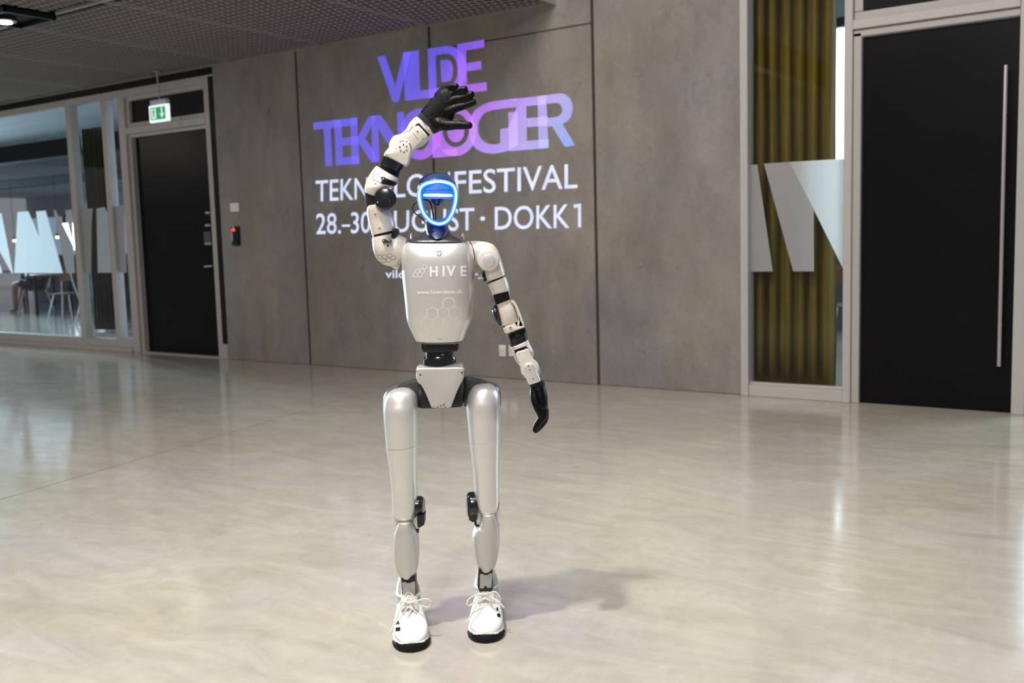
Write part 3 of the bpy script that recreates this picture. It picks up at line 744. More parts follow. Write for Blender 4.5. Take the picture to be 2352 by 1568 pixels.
# a person seated in the cafe, legs showing below the white film
def skin_chain(name, V, Ed, Rr, m, par, root=0):
    me = bpy.data.meshes.new(name); me.from_pydata(V, Ed, []); o = bpy.data.objects.new(name, me); col.objects.link(o)
    sk = o.modifiers.new('s', 'SKIN'); sk.use_smooth_shade = True
    for i, r in enumerate(Rr): me.skin_vertices[0].data[i].radius = (r, r); me.skin_vertices[0].data[i].use_root = (i == root)
    su = o.modifiers.new('u', 'SUBSURF'); su.levels = 2
    dg = bpy.context.evaluated_depsgraph_get(); dg.update(); m2 = bpy.data.meshes.new_from_object(o.evaluated_get(dg)); o.modifiers.clear(); o.data = m2; bpy.data.meshes.remove(me)
    m2.materials.clear(); m2.materials.append(m); o.parent = par; return o
pp_ = flr(84, 716); per = empty('person', (pp_.x, pp_.y, 0), math.radians(10)); tag(per, 'person in a dark top and shorts seated in the cafe, bare legs reaching forward', 'person')
Mskin = mat('skin', (.42, .22, .15), .6, var=.05)
c0_ = [o for o in bpy.data.objects if o.get('category') == 'chair' and 'farthest' in o['label']][0]; c0_.location = (pp_.x, pp_.y, 0); c0_.rotation_euler = (0, 0, math.radians(10-90))
V = [(0, 0, .60), (0, 0, .80), (.02, 0, 1.0), (.0, 0, 1.12), (-.03, 0, 1.20),
     (-.03, .10, .56), (-.42, .12, .54), (-.60, .12, .12), (-.62, .12, .05), (-.78, .12, .03),
     (-.03, -.10, .56), (-.42, -.10, .54), (-.44, -.10, .10), (-.44, -.10, .05), (-.60, -.10, .03),
     (.0, .19, 1.04), (-.06, .24, .80), (-.32, .18, .76), (.0, -.19, 1.04), (-.06, -.24, .80), (-.32, -.16, .76)]
Ed = [(0, 1), (1, 2), (2, 3), (3, 4), (0, 5), (5, 6), (6, 7), (7, 8), (8, 9), (0, 10), (10, 11), (11, 12), (12, 13), (13, 14), (2, 15), (15, 16), (16, 17), (2, 18), (18, 19), (19, 20)]
Rr = [.13, .12, .13, .06, .055, .09, .065, .04, .045, .03, .09, .065, .04, .045, .03, .05, .042, .03, .05, .042, .03]
skin_chain('body', V, Ed, Rr, Mskin, per)
skin_chain('shirt', V[:4]+[V[15], (-.05, .235, .86), V[18], (-.05, -.235, .86)], [(0, 1), (1, 2), (2, 3), (2, 4), (4, 5), (2, 6), (6, 7)], [.15, .138, .145, .07, .065, .056, .065, .056], M_dark, per)
skin_chain('shorts', [V[0], V[5], (-.30, .115, .545), V[10], (-.30, -.10, .545)], [(0, 1), (1, 2), (0, 3), (3, 4)], [.148, .105, .085, .105, .085], M_dark, per)
bm = bmesh.new(); bmesh.ops.create_uvsphere(bm, u_segments=20, v_segments=14, radius=.5)
for v in bm.verts:
    v.co = Vector((v.co.x*.20, v.co.y*.155, v.co.z*.24)); v.co.x -= .012*max(0, 1-abs(v.co.z)/.03)*(1 if v.co.x < -.08 and abs(v.co.y) < .02 else 0)
hd = obj('head', bm, Mskin, per, 180, (-.05, 0, 1.32))
bm = bmesh.new(); bmesh.ops.create_uvsphere(bm, u_segments=20, v_segments=14, radius=.5)
for v in bm.verts: v.co = Vector((v.co.x*.215+.015, v.co.y*.17, v.co.z*.24+.018))
bmesh.ops.bisect_plane(bm, geom=bm.verts[:]+bm.edges[:]+bm.faces[:], plane_co=(-.03, 0, .02), plane_no=(-.8, 0, -.6), clear_outer=True)
obj('hair', bm, mat('brown_hair', (.05, .03, .02), .8, var=.2), hd, 180)
for sy in (-.03, .03):
    bm = bmesh.new(); lathe(bm, [(.008, 0), (.008, .002), (0, .004)], (-.097, sy, .0), (-1, 0, 0), 10); obj('eye', bm, M_black, hd)
bm = bmesh.new(); box(bm, -.106, -.098, -.02, .02, -.055, -.050); obj('mouth', bm, mat('lips', (.3, .1, .08), .6), hd)
def table(px, py, label):
    p = flr(px, py); t = empty('cafe_table', (p.x, p.y, 0)); tag(t, label, 'table', 'cafe tables behind the left glass')
    obj('table_top', B(-.6, .6, -.4, .4, .72, .75, bev=.01, seg=2), M_wood, t, 40)
    for sx in (-1, 1):
        for sy in (-1, 1): obj('leg', B(sx*.54-.02, sx*.54+.02, sy*.34-.02, sy*.34+.02, 0, .72, bev=.004), M_black, t)
    return t
table(165, 722, 'brown cafe table beside the chair nearest the first mullion'); table(60, 700, 'brown cafe table farther back behind the large left pane')
p = flr(70, 706); t = empty('lounge_bench', (p.x, p.y+1.6, 0)); tag(t, 'low grey upholstered bench along the back of the cafe', 'bench')
obj('bench_base', B(-2.0, 1.6, -.3, .3, 0, .40, bev=.02, seg=2), mat('grey_felt', (.10, .11, .12), .9, var=.15), t, 40)
obj('bench_back', B(-2.0, 1.6, .22, .34, .405, .82, bev=.03, seg=2), M_dark, t, 40)
for i, (px, py, lab) in enumerate(((33, 552, 'small glowing pendant lamp left of the widest white film shape'), (132, 544, 'small glowing pendant lamp right of the widest white film shape'))):
    yy = 14.0; p = wl(px, py, yy); t = empty('pendant_lamp', p); tag(t, lab, 'lamp', 'pendant lamps in the cafe')
    bm = bmesh.new(); lathe(bm, [(.0, -.04), (.035, -.03), (.045, 0), (.03, .035), (0, .045)], (0, 0, 0), (0, 0, 1), 16); obj('bulb', bm, emis('warm_bulb', (1, .72, .38), 5), t, 180)
    bm = bmesh.new(); lathe(bm, [(.05, .02), (.05, .04), (.02, .08), (.006, .085), (.006, 3.0-p.z)], (0, 0, 0), (0, 0, 1), 16); obj('lamp_cord', bm, M_black, t, 40)

# ================================================================== HUMANOID ROBOT
O_ = rloc(RX0, 0, 0)
rob = empty('humanoid_robot', O_, -YAW*-1 if False else math.atan2(rt0.y, rt0.x))
tag(rob, 'silver white humanoid robot in white sneakers waving one black-gloved hand, blue ring face', 'robot')
RM = rob.matrix_basis.copy(); RMi = RM.inverted()
CL = RMi @ CAM
def rdir(px, py): return (RMi.to_3x3() @ ray(px, py))
def P(px, py, y=0.0):
    d = rdir(px, py); t = (y-CL.y)/d.y; return CL + d*t
PXM = (P(1021, 700)-P(1020, 700)).length     # metres per pixel at the robot plane

M_shell = mat('satin_silver_shell', (.80, .78, .755), .36, .55, var=.02, scale=30, bump=.02, bscale=400, coat=.25)
M_shell2 = mat('silver_shell_dulled', (.62, .60, .57), .42, .45, var=.04, scale=14)
M_armw = mat('warm_white_armour', (.74, .68, .60), .38, .12, var=.03, scale=20, coat=.2)
M_dkm = mat('dark_grey_metal', (.10, .098, .10), .38, .7, var=.1)
M_col = mat('gunmetal_collar', (.19, .18, .185), .32, .85, var=.06)
M_blk = mat('black_rubber', (.010, .010, .011), .42, var=.15)
M_gb = mat('black_gloss_cover', (.008, .008, .010), .18, var=.1, coat=.5)
M_felt = mat('black_fabric_pad', (.012, .011, .012), .9, var=.2, bump=.5, bscale=500)
M_prt = mat('white_print', (.93, .93, .92), .5, var=.01, emit=None)
M_ink = mat('black_print', (.02, .02, .02), .5, var=.1)
M_inkg = mat('grey_green_print', (.22, .24, .18), .5, var=.1)
M_led = emis('ring_core_light', (.62, .88, 1.0), 9)
M_led2 = emis('ring_blue_edge', (.0, .11, 1.0), 3.5)
M_vis = emis('backlit_visor', (.0, .18, .80), 1.0)
M_blu = mat('blue_tinted_black_gloss', (.012, .05, .17), .26, .1, var=.1, coat=.6)  # dark gloss, the ring's blue light tinted into its base colour

def loft(secs, sub=5, n=44, cap0=.0, cap1=.0, nexp=2.4, bm=None):
    """secs: (lx,ly,rx,ry,yc,yd[,exp]) picture edges of one section, its depth centre and half depth"""
    bm = bm or bmesh.new()
    S = []
    for s in secs:
        lx, ly, rx, ry, yc, yd = s[:6]; e = s[6] if len(s) > 6 else nexp
        L_, R_ = P(lx, ly, yc), P(rx, ry, yc)
        S.append((*L_, *R_, yd, e))
    S = cmr(S, sub) if sub > 1 else S
    rings = []
    def ring(c, u, yd, e, k=1.0):
        out = []
        for i in range(n):
            t = 2*math.pi*i/n; ct, st_ = math.cos(t), math.sin(t)
            a = math.copysign(abs(ct)**(2/e), ct)*k; b = math.copysign(abs(st_)**(2/e), st_)*k
            out.append(c + u*a + Vector((0, yd*b, 0)))
        return out
    data = []
    for s in S:
        L_, R_ = Vector(s[0:3]), Vector(s[3:6]); data.append(((L_+R_)/2, (R_-L_)/2, s[6], s[7]))
    def cap(end, amount):
        c, u, yd, e = data[end]; c2 = data[1 if end == 0 else -2][0]
        ax = (c-c2).normalized(); out = []
        if amount <= 0: return []
        for k in range(1, 7):
            t = k/6*math.pi/2; out.append(ring(c+ax*amount*math.sin(t), u, yd, e, max(math.cos(t), .02)))
        return out
    rings = [ring(*d) for d in data]
    rings = cap(0, cap0)[::-1] + rings + cap(-1, cap1)
    V = [[bm.verts.new(v) for v in r] for r in rings]
    for A, Bq in zip(V, V[1:]):
        for i in range(n): bm.faces.new((A[i], A[(i+1) % n], Bq[(i+1) % n], Bq[i]))
    bm.faces.new(V[0][::-1]); bm.faces.new(V[-1])
    bmesh.ops.recalc_face_normals(bm, faces=bm.faces[:])
    return bm
def plate(pts, y0, y1, bev=.002, bm=None, seg=2):
    """flat outline (picture points at depth y0) given thickness to y1 (y1 > y0, away from the camera)"""
    b2 = bmesh.new(); poly_extrude(b2, [P(a, b, y0) for a, b in pts], Vector((0, y1-y0, 0)), bev, seg)
    if bm is None: return b2
    me = bpy.data.meshes.new('t'); b2.to_mesh(me); b2.free(); bm.from_mesh(me); bpy.data.meshes.remove(me); return bm
def smoothpts(pts, sub=4): return cmr([tuple(map(float, p)) for p in pts], sub, True)
def disc(px, py, y, rpx, h, ax=(0, -1, 0), bev=.2, n=40, bm=None):
    r = rpx*PXM; b = min(bev*r, h*.6)
    return lathe(bm or bmesh.new(), [(r, 0), (r, h-b), (r-b*.3, h-b*.3), (r-b, h), (0, h)], P(px, py, y), ax, n)
def bvh(o):
    me = o.data; return BVHTree.FromPolygons([v.co for v in me.vertices], [tuple(p.vertices) for p in me.polygons])
def hit(T, px, py):
    d = rdir(px, py).normalized(); h = T.ray_cast(CL, d); return h[0], h[1]
def robj(name, bm, m, par, smooth=38, label=None):
    o = obj(name, bm, m, par, smooth)
    if label: o['label'] = label
    return o
def dots(name, pts, rpx, T, m, par, hgt=.0012, hole=False):
    """small round screws or holes, each its own piece, set square on the surface"""
    for px, py in pts:
        c, nrm = hit(T, px, py)
        if c is None: continue
        if nrm.dot(CL-c) < 0: nrm = -nrm
        r = rpx*PXM; bm = bmesh.new()
        lathe(bm, [(r, -.001), (r, hgt), (r*.75, hgt*1.3), (r*.45, hgt*1.2), (r*.3, hgt*.4), (0, hgt*.4)], c, nrm, 12)
        robj(name, bm, m, par, 50)
def decal(name, polys, T, m, par, off=.0006):
    """flat print laid on a curved shell"""
    bm = bmesh.new()
    for P_ in polys:
        vs = []
        for a, b in P_:
            c, nn = hit(T, a, b)
            if c is None: break
            if nn.dot(CL-c) < 0: nn = -nn
            vs.append(bm.verts.new(c+nn*off))
        if len(vs) == len(P_) and len(vs) > 2: bm.faces.new(vs)
    return robj(name, bm, m, par, None)
def seg_line(a, b, w, n=4):
    (x0, y0), (x1, y1) = a, b; L_ = math.hypot(x1-x0, y1-y0); nx, ny = -(y1-y0)/L_*w/2, (x1-x0)/L_*w/2; ex, ey = (x1-x0)/L_*w*.3, (y1-y0)/L_*w*.3
    x0 -= ex; y0 -= ey; x1 += ex; y1 += ey; out = []
    for i in range(n):
        t, u = i/n, (i+1)/n
        out.append([(x0+(x1-x0)*t+nx, y0+(y1-y0)*t+ny), (x0+(x1-x0)*u+nx, y0+(y1-y0)*u+ny), (x0+(x1-x0)*u-nx, y0+(y1-y0)*u-ny), (x0+(x1-x0)*t-nx, y0+(y1-y0)*t-ny)])
    return out
def hexes(centres, r, w, rot=30, sy=1.0, sh=0.0):
    out = []; seen = set()
    for cx_, cy_ in centres:
        v = [(cx_+r*math.cos(math.radians(60*k+rot)), cy_+sy*r*math.sin(math.radians(60*k+rot))+sh*r*math.cos(math.radians(60*k+rot))) for k in range(6)]
        for k in range(6):
            a, b = v[k], v[(k+1) % 6]; key = (round((a[0]+b[0])/2/1.5), round((a[1]+b[1])/2/1.5))
            if key in seen: continue
            seen.add(key); out += seg_line(a, b, w, 2)
    return out
def surf_patch(name, quad, T, m, par, nu=8, nv=5, off=.0022):
    """pad that follows the shell under it: quad = tl,tr,br,bl in the picture"""
    bm = bmesh.new(); g_ = []
    for j in range(nv+1):
        r_ = []
        for i in range(nu+1):
            u, v = i/nu, j/nv; (a, b, c, d) = quad
            x = (a[0]*(1-u)+b[0]*u)*(1-v)+(d[0]*(1-u)+c[0]*u)*v; y = (a[1]*(1-u)+b[1]*u)*(1-v)+(d[1]*(1-u)+c[1]*u)*v
            h, nn = hit(T, x, y)
            if h is None: h = g_[-1][i].co if g_ else P(x, y, -.03); nn = Vector((0, -1, 0))
            if nn.dot(CL-h) < 0: nn = -nn
            r_.append(bm.verts.new(h+nn*off))
        g_.append(r_)
    for A, Bq in zip(g_, g_[1:]):
        for i in range(nu): bm.faces.new((A[i], Bq[i], Bq[i+1], A[i+1]))
    bmesh.ops.solidify(bm, geom=bm.faces[:], thickness=off*1.5); bmesh.ops.recalc_face_normals(bm, faces=bm.faces[:])
    return robj(name, bm, m, par, 60)
def text_decal(name, s, x0, x1, base, cap, bold, T, m, par, off=.0007):
    Pp, Fs = fit_text(s, x0, x1, base, cap, bold)
    b3 = bmesh.new(); vs = [b3.verts.new((a, b, 0)) for a, b in Pp]
    for f in Fs:
        try: b3.faces.new([vs[i] for i in f])
        except ValueError: pass
    bmesh.ops.triangulate(b3, faces=b3.faces[:])
    for _ in range(3):
        le = [e for e in b3.edges if e.calc_length() > 3.0]
        if not le: break
        bmesh.ops.subdivide_edges(b3, edges=le, cuts=1); bmesh.ops.triangulate(b3, faces=b3.faces[:])
    b3.verts.index_update(); Pp = [(v.co.x, v.co.y) for v in b3.verts]; Fs = [tuple(v.index for v in f.verts) for f in b3.faces]; b3.free()
    return decal(name, [[Pp[i] for i in f] for f in Fs], T, m, par, off)

# ---- torso
torso = robj('torso_shell', loft([
    (934, 556.5, 1074, 557, .0, .062, 3.0), (927.5, 561, 1080.5, 560.5, .0, .075, 3.0), (923.8, 575, 1086, 575, .0, .088, 3.0), (923, 592, 1089, 592, .0, .094, 3.0),
    (924.5, 621, 1091, 620, .0, .096, 3.0), (926, 640, 1090.5, 640, .0, .096, 3.0), (928.8, 665, 1088.4, 669, .0, .095, 3.0), (932.5, 701, 1086.5, 701, .0, .092, 3.0),
    (935.5, 731, 1083, 730, .0, .086, 3.0), (941.5, 750, 1076, 748, .0, .080, 3.0), (949, 766, 1069.5, 766, .0, .074, 3.0), (955, 778, 1064.5, 778, .0, .070, 3.0), (958, 784, 1062.5, 784, .0, .066, 3.0)],
    cap0=.008, cap1=.004, n=72), M_shell, rob)
TT = bvh(torso)
robj('belly_rim', loft([(956, 782.2, 1065, 781.6, 0, .0695, 3.0), (957, 784, 1064, 783.4, 0, .0685, 3.0)], sub=1, n=72), M_dkm, torso)
for ch_, xa_, xb_ in (('H', 987.3, 1005.6), ('I', 1016.6, 1021.4), ('V', 1025.5, 1046.5), ('E', 1057.8, 1071.2)): text_decal('chest_lettering', ch_, xa_, xb_, lin(987, 635.3, 1071, 634.4), lin(987, 611, 1071, 609.8), .032, TT, M_prt, torso)
text_decal('web_lettering', 'www.hiverobots.dk', 957.5, 1063, lin(957, 675.5, 1063, 673.5), lin(957, 666.5, 1063, 665), .02, TT, M_prt, torso)
r = 6.2; hx_, hy_ = r*math.sqrt(3), r*1.5
decal('small_hexagon_logo', hexes([(954.5, 631.5), (954.5+hx_, 631.0), (959.6, 622.6), (970.2, 622.0), (975.3, 612.9+.4), (980.6-.2, 621.6+.2)][:3] + [(970.3, 622.2), (975.6, 613.2+.0)], 5.6, 1.0), TT, M_prt, torso)
r = 15.0; dx = r*math.sqrt(3)
bx0, by0 = 980.5, 742
H7 = [(980.5, 742), (1006.3, 741.5), (993.0, 719.5), (1018.8, 719.0), (1044, 718.6), (1031.2, 697)]
decal('large_hexagon_logo', hexes(H7, 14.6, 1.3), TT, M_prt, torso)
# emblem: three dark slivers forming an open triangle
decal('chest_emblem', [[(1001.2, 576.8), (1016.3, 576.6), (1013.8, 578.6), (1004.2, 578.8)], [(1001.5, 579.6), (1004.3, 581), (1008.0, 586.4), (1008.0, 589.5)], [(1016.2, 579.3), (1013.4, 580.7), (1009.8, 586.4), (1009.9, 589.5)]], TT, M_ink, torso)
decal('belly_mark', seg_line((1007, 779.0), (1016, 778.4), 1.0, 2), TT, M_inkg, torso)

# ---- collar and neck
robj('neck_collar', loft([
    (977, 522, 1030, 522, .01, .034, 2.2), (975, 531, 1033, 531, .01, .037, 2.2), (970, 538, 1038, 538, .008, .044, 2.3), (958, 545.5, 1050, 545.5, .004, .056, 2.5), (944, 550.5, 1064, 550.5, .0, .066, 2.8), (938, 554, 1070, 554, .0, .071, 3.0), (937, 558, 1071, 558, .0, .071, 3.0)], sub=5, n=64), M_col, rob, 60)
neck = robj('neck', loft([(983, 506, 1025, 506, .005, .028, 2.2), (978.5, 511, 1027, 505, .002, .032, 2.2), (977.5, 520, 1028, 520, -.004, .036, 2.2), (979, 532, 1030, 532, -.010, .040, 2.2), (984, 543, 1026, 541, -.024, .040, 2.4), (993, 550, 1020, 547.5, -.036, .036, 2.4)], n=48), mat('neck_blue_tinted_black', (.008, .016, .05), .42, .1, var=.1), rob, 60)  # black neck with the reflected blue light put into its colour
for x, in ((945.5,), (1063.5,)):
    bm = bmesh.new(); lathe(bm, [(.0028, 0), (.0028, .013), (.0016, .019), (.0010, .022), (0, .0225)], P(x, 551.5, 0), (0, 0, 1), 14); robj('collar_pin', bm, M_steel, rob, 40)
Tc = bvh(bpy.data.objects['neck_collar'])
dots('collar_screw', [(983, 553), (999, 555), (1015.5, 555), (1031, 553)], 1.0, Tc, M_blk, bpy.data.objects['neck_collar'], .0006)

# ---- head: helmet dome, light ring, visor, lidar, cables
HY = -.03
head = robj('helmet', loft([
    (1000, 395.8, 1013, 395.8, .03, .015, 2.0), (987, 398, 1024, 398, .03, .035, 2.0), (974, 405, 1036, 405, .025, .058, 2.1), (964, 415, 1044, 415, .022, .072, 2.1), (959.8, 427, 1048.5, 427, .020, .080, 2.1), (959.8, 440, 1050, 440, .024, .078, 2.1), (961.5, 451, 1049.5, 451, .032, .068, 2.1), (965, 458, 1046.5, 458, .042, .054, 2.1)],
    n=56), M_blu, rob, 60)
ringpx = [(1008, 417.0), (983.8, 420.4), (971, 426.5), (964.4, 435.5), (962.6, 449), (964.3, 463), (968.5, 479.5), (976, 494.8), (987.2, 506.2), (997.6, 512), (1008.5, 514), (1019.5, 511.8), (1030, 504.2), (1038.6, 489.7), (1044.2, 473), (1047.4, 454), (1046.6, 438), (1041, 427), (1028.4, 420.2)]
def hy(py): return HY-.045 + .030*((py-460)/60)**2
RP = [P(a, b, hy(b)) for a, b in ringpx]
ring = robj('face_light_ring', tube(bmesh.new(), RP, .0033, 12, closed=True, sub=8), M_led, rob, 180)
def offs(pts, k, dy):
    cx_, cy_ = 1006.5, 462; out = []
    for a, b in pts:
        d = math.hypot(a-cx_, b-cy_); out.append(P(cx_+(a-cx_)*(d+k)/d, cy_+(b-cy_)*(d+k)/d, hy(b)+dy))
    return out
robj('ring_glow_edge', tube(bmesh.new(), [P(a, b, hy(b)+.004) for a, b in ringpx], .0066, 14, closed=True, sub=8), M_led2, ring, 180)
# inner frame lip (ring's blue light painted on as emission), hollow below the visor
def bandmesh(pa, pb, ya, yb_, sub=6):
    bm = bmesh.new(); A = [Vector(p) for p in cmr([tuple(P(a, b, hy(b)+ya)) for a, b in pa], sub)]; C2 = [Vector(p) for p in cmr([tuple(P(a, b, hy(b)+yb_)) for a, b in pb], sub)]
    va = [bm.verts.new(p) for p in A]; vb = [bm.verts.new(p) for p in C2]
    for i in range(len(va)-1): bm.faces.new((va[i], va[i+1], vb[i+1], vb[i]))
    bmesh.ops.solidify(bm, geom=bm.faces[:], thickness=.003); bmesh.ops.recalc_face_normals(bm, faces=bm.faces[:]); return bm
lipo = [(963.5, 452), (965.5, 466), (970, 481), (977, 494.5), (987.5, 505.5), (998, 511), (1008.5, 512.5), (1019, 510.5), (1029, 503), (1037.5, 489), (1043, 473), (1046, 452)]
lipi = [(972.5, 455), (973.3, 464), (977, 478), (982, 490.5), (989.5, 500.5), (998, 503.8), (1007.5, 504), (1016.5, 503.2), (1025, 496), (1031.5, 484.5), (1036, 470), (1037.5, 455)]
robj('face_frame', bandmesh(lipo, lipi, .006, .020), emis('frame_painted_glow', (.0, .14, .62), .9), rob, 60)
# visor: bulged panel from ring top down to below the light bar
def visor_mesh():
    bm = bmesh.new(); rows = [(420, 984, 1030), (424, 974, 1040), (430, 967, 1045), (438, 964, 1047.5), (446, 963.5, 1047.5), (453, 964, 1047), (456.5, 966, 1045.5)]
    n = 24; g_ = []
    for py, x0, x1 in rows:
        r_ = []
        for i in range(n+1):
            u = -1+2*i/n; a = (x0+x1)/2+(x1-x0)/2*u
            r_.append(bm.verts.new(P(a, py, hy(py)+.012-.010*(1-u*u)+.006*u*u)))
        g_.append(r_)
    for A, Bq in zip(g_, g_[1:]):
        for i in range(n): bm.faces.new((A[i], Bq[i], Bq[i+1], A[i+1]))
    bmesh.ops.solidify(bm, geom=bm.faces[:], thickness=.004); bmesh.ops.recalc_face_normals(bm, faces=bm.faces[:]); return bm
vis = robj('visor', visor_mesh(), M_vis, rob, 60)
bm = bmesh.new()
tube(bm, [P(972.5, 448, hy(448)-.001), P(980, 447.9, hy(448)-.007), P(1006, 448, hy(448)-.011), P(1032, 448.6, hy(448)-.007), P(1039, 448.8, hy(448)-.001)], lambda t: 0.0006+.0030*math.sin(math.pi*min(max(t, .001), .999))**.45, 12, sub=6)
robj('eye_light_bar', bm, M_led, vis, 180)
bm = bmesh.new(); tube(bm, [P(976, 436.2, hy(436)+.002), P(1006, 435.6, hy(436)-.004), P(1037, 436.8, hy(436)+.002)], .0022, 8, sub=6); robj('sensor_slot', bm, mat('deep_blue_slot', (.0, .03, .16), .4, emit=(.0, .03, .35), es=.6), vis, 180)
bm = bmesh.new(); c = P(1003.5, 455, -.02)
lathe(bm, [(.0, -.022), (.009, -.0215), (.015, -.017), (.0195, -.009), (.0205, .0), (.0205, .016), (0, .016)], c, (0, 0, 1), 32); lid = robj('lidar_dome', bm, M_blu, rob, 50)
bm = bmesh.new(); lathe(bm, [(.0208, -.004), (.0215, -.002), (.0215, .003), (.0208, .005)], c, (0, 0, 1), 32); robj('lidar_band', bm, M_gb, lid, 50)
bm = bmesh.new()
for s in (-1, 1): poly_extrude(bm, [c+Vector(q) for q in ((s*.006, -.0215, -.004), (s*.012, -.0205, -.004), (s*.010, -.019, -.014), (s*.004, -.02, -.018))], Vector((0, .003, 0)))
robj('lidar_window', bm, M_gb, lid, None)
bm = bmesh.new(); tube(bm, [P(a, b, .012) for a, b in ((966, 461), (961.5, 463.3), (952, 468), (947.6, 479), (954.4, 490.5), (964.6, 498.4), (973, 506), (978, 514), (979.5, 524))], .0017, 8); robj('cable', bm, M_gb, rob, 180)
bm = bmesh.new(); tube(bm, [P(a, b, .010) for a, b in ((967, 460), (971, 458.8), (980, 459), (988.5, 466), (993, 481), (996, 500), (998, 512))], .0026, 8); robj('cable', bm, M_gb, rob, 180)

# ---- waist
robj('waist_block', plate([(967, 785), (1052, 785), (1052, 803), (1049, 807), (975, 809.5), (971.5, 808), (967, 800)], -.045, .045, .003), M_blk, rob)
bw = bpy.data.objects['waist_block']; dots('waist_screw', [(976.5, 792.5), (1044.5, 790.3)], 3.0, bvh(bw), M_dkm, bw, .002)
robj('waist_neck', loft([(978, 806, 1042, 804, 0, .034, 2.1), (978, 820, 1042, 818, 0, .034, 2.1)], sub=1), M_blk, rob)
wn = bpy.data.objects['waist_neck']; dots('waist_bolt', [(1016.5, 814.2)], 2.6, bvh(wn), mat('brass_bolt', (.5, .42, .25), .35, .8), wn, .003)
robj('waist_drum', loft([(977, 817.5, 1044, 815.5, 0, .037, 2.1), (972, 824, 1048, 822, 0, .041, 2.1), (972, 841, 1048, 837.5, 0, .041, 2.1), (973, 850, 1047, 846, 0, .041, 2.1)], sub=1), M_gb, rob, 30)

# ---- pelvis
robj('pelvis_top', loft([(960, 839.5, 1060, 834, 0, .036, 3.4), (957.5, 845, 1063.5, 840, 0, .048, 3.4), (957, 866, 1064.5, 861, 0, .052, 3.4), (962, 878, 1061, 874, 0, .050, 3.4)], sub=3, cap0=.003, cap1=.004), M_shell2, rob)
pf = smoothpts([(959.5, 846), (1010, 844.6), (1061.5, 844), (1064.8, 856), (1064.5, 868), (1059, 880), (1052, 894), (1045, 911), (1038, 929), (1034, 935.6), (1014, 937), (994, 936.6), (990, 934), (982, 915), (974, 897), (966, 883), (958.5, 875), (957.3, 860)], 3)
pf_o = robj('pelvis_front', plate(pf, -.062, -.040, .0045, seg=3), M_shell2, rob, 50)
Tp = bvh(pf_o); dots('pelvis_screw', [(965.5, 860.5), (1061, 855.5)], 1.9, Tp, M_ink, pf_o, .0006); dots('pelvis_screw', [(1005, 934.5), (1023, 934.5)], 1.3, Tp, M_ink, pf_o, .0006)
decal('scuff_marks', seg_line((1010, 930), (1013, 934), .9, 1)+seg_line((1013, 934), (1014, 929), .8, 1)+seg_line((1018, 932), (1021, 924), .9, 2)+seg_line((1020, 933), (1021, 929), .8, 1), Tp, M_ink, pf_o)
robj('hip_block', loft([(962, 872, 1065, 868, .01, .040, 4), (961, 905, 1066, 901, .01, .044, 4), (962, 930, 1064, 926.5, .01, .044, 4), (963, 933, 1063, 929.5, .01, .040, 4)], sub=2), M_blk, rob, 30)
robj('hip_bracket', plate([(910, 890), (917, 883.5), (957, 872.5), (963, 874), (963, 935), (950, 935), (930, 905)], .012, .06, .003), M_dkm, rob)
robj('hip_bracket', plate([(1064, 868), (1070, 866.5), (1102, 872.5), (1119, 879), (1123, 886), (1100, 905), (1075, 935), (1064, 933)], .035, .08, .003), M_dkm, rob)

# ---- legs (picture left, then picture right)
def leg(upper, rim, band, lower, shin, side):
    th = robj('thigh', loft(upper, sub=6, cap0=.0008, nexp=2.3, n=56), M_shell, rob, 60)
    robj('thigh_rim', loft(rim, sub=6, cap0=.0008, nexp=2.3, n=56), M_dkm if False else mat('hip_rim_grey', (.20, .195, .20), .38, .6, var=.05), th, 60)
    robj('thigh_seam', loft(band, sub=1, nexp=2.3, n=56), M_joint, th, 60)
    lo = robj('knee_shell', loft(lower, sub=6, cap0=.001, cap1=.010, nexp=2.5, n=56), M_shell2 if False else M_shell, rob, 60)
    sh = robj('shin_guard', loft(shin, sub=6, cap0=.003, cap1=.003, nexp=2.5, n=56), M_shell2, rob, 60)
    return th, lo, sh
A1 = leg(
    [(911, 893.0, 932, 891.8, -.01, .020), (902, 895.3, 941, 894, -.01, .036), (893.5, 901, 949, 899.5, -.01, .048), (887, 909, 955, 907, -.01, .056), (882.8, 922, 959.8, 920, -.01, .062), (881.5, 940, 961.3, 938, -.012, .066), (882.5, 965, 961.6, 962, -.012, .066), (884.8, 990, 961, 985, -.010, .064), (887.3, 1020, 960, 1016, -.008, .062), (888, 1026, 960, 1018, -.008, .062)],
    [(914, 886.6, 929, 885.8, .03, .012), (903, 888.2, 939, 887, .03, .026), (894, 892.6, 948.5, 891, .03, .036), (886, 900, 955.5, 898.5, .03, .042), (881.6, 910, 960, 908, .03, .045), (880, 924, 962, 922, .03, .047), (880, 942, 962.3, 940, .03, .047)],
    [(888.3, 1025.5, 959.6, 1017.6, -.008, .0615), (888.3, 1027.5, 959.6, 1019.3, -.008, .0615)],
    [(888, 1027, 960.2, 1019, -.008, .062), (889.5, 1040, 959.8, 1034, -.006, .061), (895.6, 1080, 958.9, 1078, 0, .056), (900.3, 1128, 959.6, 1127, .004, .052), (902.2, 1160, 959.6, 1160, .004, .050), (905, 1180, 956, 1180, .004, .046), (915, 1191, 947, 1191, .004, .036)],
    [(916, 1196, 946, 1194.5, -.012, .036, 3.2), (911.5, 1208, 951, 1206, -.010, .042, 2.8), (906.5, 1225, 960, 1223, -.006, .046), (904.8, 1246, 962.3, 1244, -.004, .048), (905, 1270, 962.6, 1268, 0, .048), (907.5, 1293, 961, 1292, .002, .044), (912, 1309, 957.5, 1309, .002, .040), (918, 1320, 953.5, 1320, .0, .035), (921.5, 1329, 952.4, 1329, .0, .030), (926, 1333.5, 947, 1333.5, .0, .024)], -1)
